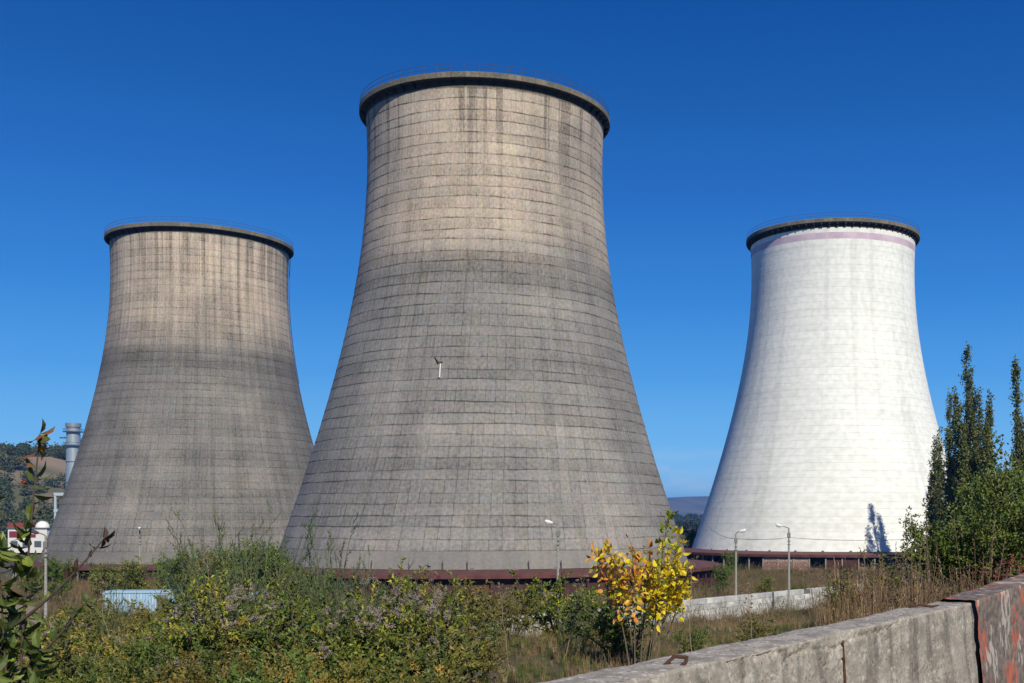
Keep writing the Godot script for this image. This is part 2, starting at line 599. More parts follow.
func build_far_land() -> void:
	var far := noise(61, 0.0016, 4)
	# blue mountains beyond the plain
	var k := {"x": 700.0, "w": 2600.0, "d": 5400.0, "l": 600.0, "h": 118.0, "f": far}
	setting("mountains", hill_mesh(k, 120, 24, func(x, d): return Color(0.10, 0.12, 0.09).lerp(Color(0.22, 0.20, 0.17), clampf(0.3 + 1.4 * far.get_noise_2d(x * 3.0, d * 5.0), 0.0, 1.0))), vc_mat())
	# wooded ridge closer by
	var mid := noise(62, 0.006, 4)
	var k2 := {"x": 300.0, "w": 900.0, "d": 1900.0, "l": 260.0, "h": 11.5, "f": mid}
	setting("wooded_ridge", hill_mesh(k2, 90, 24, func(x, d): return Color(0.035, 0.05, 0.022).lerp(Color(0.10, 0.10, 0.05), clampf(0.35 + mid.get_noise_2d(x * 4.0, d * 4.0), 0.0, 1.0))), vc_mat())
	# hill with woods and dry meadows at the far left
	var hf := noise(63, 0.007, 4)
	var k3 := {"x": -560.0, "w": 300.0, "d": 860.0, "l": 230.0, "h": 66.0, "f": hf}
	setting("meadow_hill", hill_mesh(k3, 80, 60, func(x, d): return Color(0.10, 0.11, 0.045).lerp(Color(0.26, 0.19, 0.13), smoothstep(-0.15, 0.3, hf.get_noise_2d(x * 2.2 + 90.0, d * 2.2)))), vc_mat())
	var rng := RandomNumberGenerator.new()
	rng.seed = 77
	var crown := blob_tree(3, 160)
	var places := []
	var tints := []
	for i in 3800:
		var x := rng.randf_range(-900, -200)
		var d := rng.randf_range(500, 1000)
		var h := hill_h(x, d, k3)
		var open := smoothstep(-0.14, 0.05, hf.get_noise_2d(x * 2.2 + 90.0, d * 2.2))
		if h < 1.0 or rng.randf() < open * 0.95 * smoothstep(54.0, 46.0, h):
			continue
		var s := rng.randf_range(6.0, 10.5)
		places.append(Transform3D(Basis(Vector3.UP, rng.randf() * FULL).scaled(Vector3(s, s * rng.randf_range(0.8, 1.2), s)), Vector3(x, h - 0.6, -d)))
		tints.append(Color(0.05, 0.08, 0.025).lerp(Color(0.17, 0.15, 0.05), rng.randf() * rng.randf()))
	scatter("hillside_woods", "dark green woods covering the meadow hill at far left", "woods", crown, M.poplar, places, tints)
	places = []
	tints = []
	for i in 2600:
		var x := rng.randf_range(-500, 1500)
		var d := rng.randf_range(900, 2000)
		var h := maxf(hill_h(x, d, k2), 0.0)
		var s := rng.randf_range(6.0, 10.0)
		places.append(Transform3D(Basis(Vector3.UP, rng.randf() * FULL).scaled(Vector3(s * 1.3, s, s * 1.3)), Vector3(x, h - 0.5, -d)))
		tints.append(Color(0.035, 0.055, 0.022).lerp(Color(0.10, 0.10, 0.04), rng.randf() * rng.randf()))
	scatter("distant_woods", "far dark woods across the plain between the towers", "woods", crown, M.poplar, places, tints)

# ------------------------------------------------------------------ towers
func ring_point(a: float, r: float, h: float) -> Vector3:
	return Vector3(r * sin(a), h, -r * cos(a))

func tower_uv(a: float, h: float) -> Vector2:
	return Vector2(a / FULL, 1.0 - (h - SHELL_LOW) / (TOWER_TOP - SHELL_LOW))

# one lift of the shell: a ring with a recessed joint and an uneven lower lip
func panel_phase(k: int) -> float:
	return float((k * 37) % 18) / 18.0

func course_mesh(k: int, relief: float) -> ArrayMesh:
	var g := Geo.new()
	var pitch := (TOWER_TOP - SKIRT_TOP) / COURSES
	var lip := noise(100 + k, 1.6, 3)
	var rng := RandomNumberGenerator.new()
	rng.seed = 900 + k
	var rows := 6
	# each formwork panel is a flat piece standing a little in or out, with a recessed joint at its edge
	var at := []
	var proud := []
	for j in PANELS:
		var a := FULL * (j - panel_phase(k)) / PANELS
		var w := FULL / PANELS
		var out := rng.randf_range(-0.012, 0.014)
		at.append(a); proud.append(-0.035 - 0.03 * rng.randf())
		at.append(a + w * 0.035); proud.append(out)
		at.append(a + w * 0.5); proud.append(out + rng.randf_range(-0.006, 0.006))
		at.append(a + w * 0.965); proud.append(out)
	at.append(at[0] + FULL)
	proud.append(proud[0])
	var n := at.size()
	for j in n:
		var a: float = at[j]
		var aw: float = a if j < n - 1 else at[0]
		var lo := SKIRT_TOP + k * pitch + (joint_shift(k, aw) if k > 0 else 0.0)
		var hi := SKIRT_TOP + (k + 1) * pitch + (joint_shift(k + 1, aw) if k < COURSES - 1 else 0.0)
		var e := lip.get_noise_2d(sin(aw) * 9.0, cos(aw) * 9.0)
		var e2 := lip.get_noise_2d(sin(aw) * 30.0 + 50.0, cos(aw) * 30.0)
		var out := relief * clampf(0.012 + 0.085 * e + 0.08 * e2, -0.01, 0.09)
		var rec := relief * clampf(0.03 + 0.05 * e2 - 0.03 * e, 0.012, 0.07)
		var hs := [lo, lo + 0.02, lo + 0.10, lo + (hi - lo) * 0.5, hi - 0.04, hi]
		var off := [-rec - 0.02 * relief, out, out * 0.9, out * 0.3, out * 0.1 - 0.012 * relief, -rec - 0.02 * relief]
		var radial := ring_point(aw, 1.0, 0.0)
		for i in rows:
			var r: float = radius_at(hs[i]) + float(off[i]) + (float(proud[j]) * minf(1.0, relief * 2.2) if i > 0 and i < rows - 1 else 0.0)
			var slope := (radius_at(float(hs[i]) + 0.5) - radius_at(float(hs[i]) - 0.5))
			var nn := (radial - Vector3.UP * slope).normalized()
			if i == 0:
				nn = (radial * 0.3 + Vector3.DOWN).normalized()
			elif i == 1:
				nn = (nn + Vector3.DOWN * 0.35).normalized()
			elif i == rows - 1:
				nn = (radial * 0.5 + Vector3.UP).normalized()
			g.vert(ring_point(aw, r, hs[i]), nn, tower_uv(a, hs[i]))
	for j in n - 1:
		for i in rows - 1:
			var p := j * rows + i
			g.quad_n(p, p + rows, p + rows + 1, p + 1)
	return g.mesh()

func revolve(profile: Array, a0: float, a1: float, seg: int, flat := true) -> ArrayMesh:
	var g := Geo.new()
	var m := profile.size()
	for i in m - 1:
		var p: Vector2 = profile[i]
		var q: Vector2 = profile[i + 1]
		var t := (q - p).normalized()
		var nv := Vector2(t.y, -t.x)
		for j in seg:
			var b := []
			for s in 2:
				var a := lerpf(a0, a1, float(j + s) / seg)
				var rad := ring_point(a, 1.0, 0.0)
				var nn := (rad * nv.x + Vector3.UP * nv.y).normalized()
				b.append(g.vert(ring_point(a, p.x, p.y), nn, tower_uv(a, p.y)))
				b.append(g.vert(ring_point(a, q.x, q.y), nn, tower_uv(a, q.y)))
			g.quad_n(b[0], b[1], b[3], b[2])
	if a1 - a0 < FULL - 0.01:
		for s in 2:
			var a := a1 if s else a0
			var nn := ring_point(a + PI / 2 * (1 if s else -1), 1.0, 0.0)
			var ids := []
			for p in profile:
				ids.append(g.vert(ring_point(a, p.x, p.y), nn, tower_uv(a, p.y)))
			for i in range(1, m - 2):
				g.tri_n(ids[0], ids[i], ids[i + 1])
	return g.mesh()

func railing_mesh(r: float, h: float) -> ArrayMesh:
	var g := Geo.new()
	var col := Color(0.09, 0.085, 0.08)
	for hh in [0.55, 1.15]:
		var pts := []
		var rr := []
		for j in 121:
			pts.append(ring_point(FULL * j / 120, r, h + hh))
			rr.append(0.03)
		g.tube(pts, rr, 4, col)
	for j in 60:
		g.tube([ring_point(FULL * j / 60, r, h), ring_point(FULL * j / 60, r, h + 1.17)], [0.035, 0.035], 4, col)
	return g.mesh()

func build_towers() -> void:
	var rt := radius_at(TOWER_TOP)
	var course := []
	var smooth := []
	var half := []
	for k in COURSES:
		course.append(course_mesh(k, 0.45))
		half.append(course_mesh(k, 0.25))
		smooth.append(course_mesh(k, 0.05))
	var skirt := revolve([Vector2(radius_at(SHELL_LOW) - 0.5, SHELL_LOW), Vector2(radius_at(SHELL_LOW) + 0.02, SHELL_LOW), Vector2(radius_at(4.6) + 0.03, 4.6), Vector2(radius_at(SKIRT_TOP) + 0.04, SKIRT_TOP - 0.01), Vector2(radius_at(SKIRT_TOP) - 0.12, SKIRT_TOP - 0.005)], 0.0, FULL, SEG)
	var inner_profile := []
	for i in 15:
		var h := lerpf(TOWER_TOP + 1.5, SHELL_LOW, i / 14.0)
		inner_profile.append(Vector2(radius_at(minf(h, TOWER_TOP)) - 0.5, h))
	var inner := revolve(inner_profile, 0.0, FULL, 96)
	var rim := revolve([Vector2(rt - 0.3, TOWER_TOP), Vector2(rt + 0.01, TOWER_TOP), Vector2(rt + 0.05, TOWER_TOP + 0.86), Vector2(rt + 0.96, TOWER_TOP + 0.94), Vector2(rt + 1.0, TOWER_TOP + 0.98), Vector2(rt + 1.0, TOWER_TOP + 1.66), Vector2(rt + 0.95, TOWER_TOP + 1.72), Vector2(rt - 0.45, TOWER_TOP + 1.72), Vector2(rt - 0.45, TOWER_TOP), Vector2(rt - 0.3, TOWER_TOP)], 0.0, FULL / 60 * 0.985, 4)
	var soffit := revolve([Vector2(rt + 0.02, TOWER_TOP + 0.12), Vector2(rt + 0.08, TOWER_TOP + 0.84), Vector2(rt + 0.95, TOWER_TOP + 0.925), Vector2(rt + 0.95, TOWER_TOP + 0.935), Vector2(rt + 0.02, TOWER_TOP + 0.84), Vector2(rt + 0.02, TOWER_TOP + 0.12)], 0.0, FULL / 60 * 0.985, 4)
	var rail := railing_mesh(rt + 0.85, TOWER_TOP + 1.68)
	var leg := Geo.new()
	leg.tube([ring_point(0.0, 31.9, -0.1), ring_point(0.075, 30.35, SHELL_LOW + 0.1)], [0.36, 0.32], 8, Color.WHITE)
	leg.tube([ring_point(0.15, 31.9, -0.1), ring_point(0.075, 30.35, SHELL_LOW + 0.1)], [0.36, 0.32], 8, Color.WHITE)
	var leg_mesh := leg.mesh()
	var basin := revolve([Vector2(33.3, 0.0), Vector2(33.3, 0.7), Vector2(32.9, 0.75), Vector2(32.6, 0.75), Vector2(32.6, 0.0)], 0.0, FULL, 96)
	var rng := RandomNumberGenerator.new()
	rng.seed = 9
	var specs := [
		{"x": -27.9, "d": 175.0, "turn": 0.0, "label": "nearest and tallest-looking grey concrete cooling tower in the middle"},
		{"x": -100.2, "d": 246.0, "y": -2.2, "turn": 0.9, "label": "grey-brown concrete cooling tower on the left beside the steel chimney"},
		{"x": 35.4, "d": 251.0, "turn": 0.4, "label": "white painted cooling tower with a mauve band below its rim"},
	]
	for s in specs:
		var white: bool = s.x > 0.0
		var t := thing("cooling_tower", s.label, "cooling tower", Vector3(s.x, s.get("y", 0.0), -float(s.d)), s.turn, "cooling towers")
		var shell_mat: Material = M.white_shell if white else (M.concrete if s.d < 200.0 else M.concrete_left)
		part(t, "skirt", skirt, shell_mat)
		for k in COURSES:
			if white:
				if k < COURSES - 2:
					part(t, "painted_course", smooth[k], M.white_shell)
			else:
				part(t, "concrete_course", course[k] if s.d < 200.0 else half[k], shell_mat)
		if white:
			var cut := [SKIRT_TOP + (COURSES - 2) * (TOWER_TOP - SKIRT_TOP) / COURSES - 0.45, TOWER_TOP - 2.25, TOWER_TOP - 0.95, TOWER_TOP]
			for k in 3:
				var ring := revolve([Vector2(radius_at(cut[k]) - 0.1, cut[k] + 0.004), Vector2(radius_at(cut[k]) + [0.02, 0.026, 0.02][k], cut[k] + 0.006), Vector2(radius_at(cut[k + 1]) + [0.02, 0.026, 0.02][k], cut[k + 1]), Vector2(radius_at(cut[k + 1]) - 0.1, cut[k + 1] + 0.002)], 0.0, FULL, SEG)
				part(t, ["painted_course", "mauve_band", "painted_course"][k], ring, M.mauve if k == 1 else M.white_shell)
		part(t, "inner_shell", inner, M.dark_concrete)
		for j in 60:
			part(t, "rim_slab", rim, [M.rim_a, M.rim_b, M.rim_c][rng.randi() % 3], Vector3.ZERO, -FULL * j / 60)
			part(t, "rim_soffit", soffit, M.rim_shade, Vector3.ZERO, -FULL * j / 60)  # dark skin over underside and neck, painting in the overhang's shade
		part(t, "railing", rail, M.paint)
		for j in 36:
			part(t, "support_column", leg_mesh, M.dark_concrete, Vector3.ZERO, -FULL * j / 36)
		part(t, "basin_wall", basin, M.dark_concrete)
		if white:
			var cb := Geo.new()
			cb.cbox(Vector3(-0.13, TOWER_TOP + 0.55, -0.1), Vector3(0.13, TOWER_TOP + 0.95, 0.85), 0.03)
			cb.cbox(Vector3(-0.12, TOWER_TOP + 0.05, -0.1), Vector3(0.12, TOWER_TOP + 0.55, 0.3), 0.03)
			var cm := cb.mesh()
			for j in 72:
				var a := FULL * (j + 0.5) / 72
				part(t, "rim_bracket", cm, M.rim_shade, ring_point(a, rt, 0.0), PI - a)  # brackets take the same painted shade, so they sink into the underside
		if s.d < 200.0:
			# broken patch with a white pipe stub, and a few rods standing on the skirt
			var am := PI + 0.115
			var ps := Geo.new()
			ps.tube([ring_point(am, radius_at(28.6) + 0.16, 28.6), ring_point(am, radius_at(30.5) + 0.2, 30.5)], [0.10, 0.09], 8, Color(0.7, 0.7, 0.67), true)
			part(t, "pipe_stub", ps.mesh(), M.paint)
			var br := Geo.new()
			br.tube([ring_point(am + 0.045, radius_at(31.5) + 0.05, 31.5), ring_point(am + 0.012, radius_at(30.7) + 0.3, 30.7), ring_point(am - 0.012, radius_at(30.75) + 0.12, 30.75)], [0.05, 0.10, 0.06], 5, Color(0.06, 0.055, 0.05), true)
			part(t, "rusty_bracket", br.mesh(), M.paint)
			for a in [-0.49, -0.33, -0.02, 0.08, 0.33, 0.47]:
				var rd := Geo.new()
				rd.tube([ring_point(PI - a, 30.9, 3.3), ring_point(PI - a, 30.75, 4.6)], [0.07, 0.06], 5, Color(0.06, 0.045, 0.04), true)
				part(t, "anchor_rod", rd.mesh(), M.paint)
		elif not white:
			# ladder with hoops on the side
			var al := deg_to_rad(63.0) + float(s.turn)
			var ld := Geo.new()
			for o in [-0.012, 0.012]:
				var pts := []
				var rr := []
				for i in 20:
					var h := lerpf(42.0, TOWER_TOP + 0.3, i / 19.0)
					pts.append(ring_point(al + o, radius_at(h) + 0.45, h))
					rr.append(0.05)
				ld.tube(pts, rr, 4, Color(0.10, 0.09, 0.08))
			for i in 50:
				var h := lerpf(42.0, TOWER_TOP, i / 50.0)
				var r := radius_at(h) + 0.45
				ld.tube([ring_point(al - 0.012, r, h), ring_point(al + 0.012, r, h)], [0.03, 0.03], 4, Color(0.10, 0.09, 0.08))
				if i % 5 == 0:
					ld.tube([ring_point(al, r - 0.5, h), ring_point(al, r, h)], [0.04, 0.04], 4, Color(0.10, 0.09, 0.08))
			part(t, "ladder", ld.mesh(), M.paint)
	build_sheds()

# low lean-to halls round the tower feet
func build_sheds() -> void:
	var n := 72
	var step := FULL / n
	var ro := 35.0
	var roof := revolve([Vector2(30.3, 3.36), Vector2(ro + 0.5, 2.98), Vector2(ro + 0.5, 3.08), Vector2(30.3, 3.48), Vector2(30.3, 3.36)], 0.0, step * 0.996, 2)
	var fascia := revolve([Vector2(ro + 0.44, 2.58), Vector2(ro + 0.56, 2.58), Vector2(ro + 0.56, 3.02), Vector2(ro + 0.44, 3.02), Vector2(ro + 0.44, 2.58)], 0.0, step * 0.992, 2)
	# a louvred panel, built facing +x then turned
	var wid := 2.0 * ro * sin(step / 2)
	var panels := []
	for kind in 3:
		var g := Geo.new()
		var hw := wid / 2 - 0.06
		g.box(Vector3(-hw, 0.15, -0.04), Vector3(hw, 2.6, 0.0))
		for i in 4:
			var x := lerpf(-hw + 0.05, hw - 0.05, i / 3.0)
			g.box(Vector3(x - 0.05, 0.15, 0.0), Vector3(x + 0.05, 2.6, 0.05))
		var rows: int = [3, 4, 2][kind]
		for i in rows:
			var y := lerpf(0.4, 2.4, i / float(rows - 1))
			g.box(Vector3(-hw, y - 0.035, 0.0), Vector3(hw, y + 0.035, 0.035))
		panels.append(g.mesh())
	var post := Geo.new()
	post.cbox(Vector3(-0.11, -0.05, -0.11), Vector3(0.11, 2.62, 0.11), 0.02)
	var post_mesh := post.mesh()
	var brick := Geo.new()
	brick.box(Vector3(-wid / 2 + 0.12, -0.05, -0.12), Vector3(wid / 2 - 0.12, 2.5, 0.1))
	var brick_mesh := brick.mesh()
	var brick_mat := brick_material()
	var rng := RandomNumberGenerator.new()
	rng.seed = 19
	for s in [[-27.9, 175.0, "maroon panelled lean-to ring around the foot of the middle tower", 0], [-100.2, 246.0, "maroon lean-to ring around the foot of the left tower", 1, -2.2], [35.4, 251.0, "open maroon-roofed lean-to ring around the white tower's foot", 2]]:
		var t := thing("inlet_shed", s[2], "shed", Vector3(s[0], s[4] if s.size() > 4 else 0.0, -float(s[1])), 0.0, "lean-to sheds round the tower feet")
		for j in n:
			var a := step * j
			var rot := -a
			part(t, "roof_sheet", roof, M.roof, Vector3.ZERO, rot)
			part(t, "fascia", fascia, [M.maroon, M.roof][rng.randi() % 2] if s[3] != 2 else M.maroon, Vector3.ZERO, rot)
			part(t, "post", post_mesh, M.maroon_dark if s[3] == 0 else M.pole, ring_point(a, ro + 0.1, 0.0), PI - a)
			var am := a + step / 2
			var rel := wrapf(am - PI, -PI, PI)    # 0 faces the viewer, positive to the left
			var at := ring_point(am, ro * cos(step / 2) - (0.45 if s[3] == 0 else -0.02), 0.0)
			if s[3] == 0:
				if rel > 0.5 and rel < 1.3 and rng.randf() < 0.7:
					continue
				if rel > 0.36 and rel < 0.46 or rng.randf() < 0.1:
					continue
				part(t, "wall_panel", panels[rng.randi() % 3], [M.maroon_dark, M.maroon_dark, M.maroon_dark, M.maroon][rng.randi() % 4], at, PI - am)
			elif s[3] == 2:
				if rel > 0.22 and rel < 0.5:
					part(t, "brick_infill", brick_mesh, brick_mat, at, PI - am)
				elif rng.randf() < 0.12:
					part(t, "wall_panel", panels[0], M.maroon_dark, at, PI - am)
			elif rng.randf() < 0.7:
				part(t, "wall_panel", panels[rng.randi() % 3], M.maroon_dark, at, PI - am)

func brick_material() -> StandardMaterial3D:
	var w := 256
	var im := Image.create(w, w, false, Image.FORMAT_RGB8)
	var f := noise(81, 0.03, 4)
	var g := noise(82, 0.2, 2)
	for y in w:
		for x in w:
			var row := y / 10
			var mortar := y % 10 < 2 or (x + (row % 2) * 12) % 24 < 2
			var t := smoothstep(-0.1, 0.35, f.get_noise_2d(x, y) + (0.22 if y > 150 else -0.08))
			var c := Color(0.24, 0.07, 0.055).lerp(Color(0.42, 0.39, 0.36), t) * (1.0 + 0.5 * g.get_noise_2d(x, y))
			if mortar:
				c = c.lerp(Color(0.38, 0.34, 0.31), 0.6)
			im.set_pixel(x, y, Color(c.r, c.g, c.b).linear_to_srgb())
	var m := tri_mat(tex(im), 0.36, 0.9)
	m.uv1_offset = Vector3(0, 0.4, 0)
	return m

# ------------------------------------------------------------------ the yard
func lamp_post(x: float, d: float, h: float, arm: Vector3, label: String, dark := false) -> void:
	var y := ground_h(x, d)
	var t := thing("street_lamp", label, "lamp post", Vector3(x, y, -d), 0.0, "lamp posts in the yard")
	var p := Geo.new()
	p.tube([Vector3(0, -0.2, 0), Vector3(0, h * 0.5, 0), Vector3(0, h, 0)], [0.145, 0.115, 0.085], 8, Color.WHITE, true)
	part(t, "pole", p.mesh(), M.pole)
	var a := Geo.new()
	var col := Color(0.16, 0.15, 0.14)
	a.tube([Vector3(0, h - 0.25, 0), Vector3(0, h + 0.05, 0) + arm * 0.12, Vector3(0, h + 0.14, 0) + arm * 0.55, Vector3(0, h + 0.22, 0) + arm], [0.06, 0.05, 0.045, 0.04], 6, col, true)
	part(t, "bracket_arm", a.mesh(), M.paint)
	var b := Geo.new()
	b.cbox(Vector3(-0.16, h - 0.95, -0.16), Vector3(0.16, h - 0.45, 0.16), 0.03, Color(0.2, 0.19, 0.18))
	for k in 2:
		b.cbox(Vector3(-0.18, h - 1.35 - 0.35 * k, -0.18), Vector3(0.18, h - 1.28 - 0.35 * k, 0.18), 0.02, Color(0.2, 0.19, 0.18))
	part(t, "clamp", b.mesh(), M.paint)
	# lantern: a long drop-shaped hood with a bowl below
	var hd := Geo.new()
	var dir := arm.normalized()
	var o := Vector3(0, h + 0.2, 0) + arm * 0.95
	var tip := o + dir * 0.72 + Vector3.UP * 0.2
	var hood := Color(0.75, 0.75, 0.74) if not dark else Color(0.05, 0.045, 0.045)
	hd.tube([o, o.lerp(tip, 0.12), o.lerp(tip, 0.4), o.lerp(tip, 0.75), o.lerp(tip, 0.95), tip], [0.05, 0.11, 0.16, 0.165, 0.12, 0.03], 10, hood, true)
	var lt := part(t, "lantern", hd.mesh(), M.paint)
	var bw := Geo.new()
	var dn := Vector3.DOWN * 0.10
	bw.tube([o.lerp(tip, 0.32) + dn, o.lerp(tip, 0.5) + dn * 1.3, o.lerp(tip, 0.8) + dn * 1.2, o.lerp(tip, 0.92) + dn * 0.8], [0.04, 0.10, 0.10, 0.03], 8, Color(0.7, 0.7, 0.68), true)
	part(lt, "bowl", bw.mesh(), M.paint)

func build_yard() -> void:
	lamp_post(-9.75, 100.0, 9.35, Vector3(-0.45, 0, 0.1), "pale lamp post standing in front of the middle tower")
	lamp_post(6.7, 117.0, 8.4, Vector3(0.35, 0, 0.0), "slim lamp post with lamp turned right, before the white tower")
	lamp_post(12.2, 118.0, 8.95, Vector3(-0.7, 0, 0.1), "lamp post with long arm turned left, before the brick infill")
	lamp_post(-49.4, 91.0, 8.6, Vector3(-0.5, 0, 0.1), "thick pale concrete lamp post at far left near the track", true)
	lamp_post(-66.4, 144.0, 8.4, Vector3(0.1, 0, 0.25), "distant lamp post with white head in front of the left tower")
	lamp_post(6.2, 318.0, 8.5, Vector3(0.4, 0, 0.1), "tiny far lamp post left in the gap between towers")
	lamp_post(9.0, 322.0, 8.8, Vector3(0.4, 0, 0.1), "tiny far lamp post right in the gap between towers")
	# overhead wires between the posts
	for e in [[Vector3(6.7, 7.9, -117), Vector3(12.2, 8.0, -118), 0.15, "overhead wire strung between the two lamp posts by the white tower"], [Vector3(12.2, 8.0, -118), Vector3(40.0, 8.3, -150), 0.7, "overhead wire running right from the long-armed lamp post"], [Vector3(6.7, 7.9, -117), Vector3(5.0, 9.2, -162.0), 0.5, "overhead wire running back from the slim lamp post"]]:
		var g := Geo.new()
		var pts := []
		var rr := []
		for i in 17:
			var t := i / 16.0
			pts.append(e[0].lerp(e[1], t) + Vector3.DOWN * (float(e[2]) * 4.0 * t * (1.0 - t)))
			rr.append(0.022)
		g.tube(pts, rr, 5, Color(0.04, 0.04, 0.045), true)
		var w := part(self, numbered("overhead_wire"), g.mesh(), M.paint)
		w.set_meta("label", e[3])
		w.set_meta("category", "wire")
		w.set_meta("group", "overhead wires")
	block_wall()
	container(-57.2, 116.0, 7.0, 0.05, "pale blue metal site container half hidden by bushes at left")
	container(-42.6, 113.0, 2.6, 0.05, "small pale blue box just left of the middle tower's shed")
	chimney()
	steel_frame()
	works_building()

# whitewashed low wall of big blocks
func block_wall() -> void:
	var a := Vector2(-20.0, 81.6)
	var b := Vector2(22.7, 137.0)
	var len_ := a.distance_to(b)
	var dir := (b - a).normalized()
	var t := thing("block_wall", "low wall of whitewashed concrete blocks crossing the yard", "wall", Vector3(a.x, 0, -a.y), atan2(dir.y, dir.x))
	var rng := RandomNumberGenerator.new()
	rng.seed = 23
	var core := Geo.new()
	core.box(Vector3(0.05, -0.3, -0.2), Vector3(len_, 2.1, 0.2))
	part(t, "core", core.mesh(), M.dark_concrete)
	var meshes := []
	for k in 4:
		var g := Geo.new()
		g.cbox(Vector3(0.02, 0.015, -0.30), Vector3([1.27, 1.27, 1.27, 0.62][k], 0.535, 0.30), 0.03)
		meshes.append(g.mesh())
	var mats := []
	for k in 5:
		var lo: float = [0.50, 0.56, 0.46, 0.60, 0.42][k]
		mats.append(tri_mat(grain(90 + k, 0.02, 128, lin(lo * 0.6, lo * 0.6, lo * 0.58), lin(lo * 1.35, lo * 1.35, lo * 1.3)), 0.35))
	for row in 4:
		var x := 0.0
		var first := row % 2 == 1
		while x < len_ - 1.0:
			var k := 3 if first else rng.randi() % 3
			var gone := row == 3 and (rng.randf() < 0.06)
			if not gone:
				var o := part(t, "concrete_block", meshes[k], mats[rng.randi() % 5], Vector3(x, row * 0.55, rng.randf_range(-0.025, 0.025)))
				o.rotation.y = rng.randf_range(-0.012, 0.012)
			x += 0.65 if first else 1.3
			first = false

func container(x: float, d: float, len_: float, turn: float, label: String) -> void:
	var t := thing("site_container", label, "container", Vector3(x, ground_h(x, d), -d), turn)
	var blue := Color(0.26, 0.44, 0.62)
	var pale := Color(0.36, 0.54, 0.70)
	var g := Geo.new()
	g.box(Vector3(0.06, 0.1, -2.3), Vector3(len_ - 0.06, 2.52, -0.06), blue)
	part(t, "body", g.mesh(), M.paint)
	var n := int(len_ / 0.3)
	for i in n:
		var c := Geo.new()
		var w := (len_ - 0.4) / n
		c.cbox(Vector3(0, 0.2, -0.03), Vector3(w * 0.6, 2.4, 0.02), 0.015, pale if i % 4 else Color(0.5, 0.62, 0.72))
		part(t, "wall_rib", c.mesh(), M.paint, Vector3(0.22 + i * w, 0, -0.04))
	var f := Geo.new()
	f.box(Vector3(0, 2.42, -2.36), Vector3(len_, 2.62, 0.05), pale)
	f.box(Vector3(0, 0.0, -2.36), Vector3(len_, 0.18, 0.05), blue)
	for px in [0.0, len_ - 0.16]:
		f.box(Vector3(px, 0.18, -0.12), Vector3(px + 0.16, 2.42, 0.055), pale)
		f.box(Vector3(px, 0.18, -2.36), Vector3(px + 0.16, 2.42, -2.2), pale)
	part(t, "frame", f.mesh(), M.paint)
	if len_ > 4.0:
		var dr := Geo.new()
		dr.box(Vector3(len_ - 1.7, 0.2, 0.0), Vector3(len_ - 0.7, 2.25, 0.06), Color(0.20, 0.16, 0.14))
		part(t, "door", dr.mesh(), M.paint)

func chimney() -> void:
	var t := thing("steel_chimney", "tall shiny steel chimney with platforms behind the left tower", "chimney", Vector3(-233.5, 0, -450.0))
	var col := Color(0.36, 0.42, 0.48)
	var g := Geo.new()
	g.tube([Vector3(0, 0, 0), Vector3(0, 45.5, 0)], [2.9, 2.45], 28, col)
	part(t, "stack", g.mesh(), M.steel)
	var lip := Geo.new()
	lip.tube([Vector3(0, 45.5, 0), Vector3(0, 47.0, 0)], [2.85, 2.85], 28, Color(0.28, 0.32, 0.36), true)
	part(t, "crown_band", lip.mesh(), M.steel)
	for h in [38.2, 43.6]:
		var p := Geo.new()
		p.tube([Vector3(0, h, 0), Vector3(0, h + 0.25, 0)], [3.7, 3.7], 28, Color(0.16, 0.18, 0.2), true)
		var pts := []
		var rr := []
		for i in 29:
			pts.append(ring_point(FULL * i / 28, 3.6, h + 1.2))
			rr.append(0.07)
		p.tube(pts, rr, 4, Color(0.2, 0.22, 0.24))
		for i in 14:
			p.tube([ring_point(FULL * i / 14, 3.6, h), ring_point(FULL * i / 14, 3.6, h + 1.2)], [0.06, 0.06], 4, Color(0.2, 0.22, 0.24))
		part(t, "platform", p.mesh(), M.steel)
	for h in [8.0, 16.0, 24.0, 32.0]:
		var b := Geo.new()
		b.tube([Vector3(0, h, 0), Vector3(0, h + 0.3, 0)], [2.95, 2.95], 28, Color(0.3, 0.34, 0.38), true)
		part(t, "hoop", b.mesh(), M.steel)
	var pipe := Geo.new()
	pipe.tube([Vector3(-5.0, 41.4, 0.5), Vector3(-2.4, 41.4, 0.5)], [0.3, 0.3], 8, Color(0.16, 0.18, 0.2), true)
	part(t, "side_arm", pipe.mesh(), M.steel)

func steel_frame() -> void:
	var t := thing("pipe_gantry", "pale steel gantry with two decks peeking out behind the left tower", "gantry", Vector3(-187.0, 0, -350.0))
	var col := Color(0.42, 0.50, 0.56)
	for i in 3:
		for j in 2:
			var c := Geo.new()
			c.box(Vector3(i * 5.0 - 0.3, 0, j * -5.0 - 0.3), Vector3(i * 5.0 + 0.3, 17.4, j * -5.0 + 0.3), col)
			part(t, "column", c.mesh(), M.paint)
	for h in [11.8, 16.8]:
		var b := Geo.new()
		b.box(Vector3(-0.4, h, -5.4), Vector3(10.4, h + 0.9, 0.4), col)
		part(t, "deck", b.mesh(), M.paint)
	var k := Geo.new()
	k.box(Vector3(2.0, 13.0, -4.0), Vector3(9.0, 16.5, -1.0), Color(0.05, 0.06, 0.07))
	part(t, "duct", k.mesh(), M.paint)

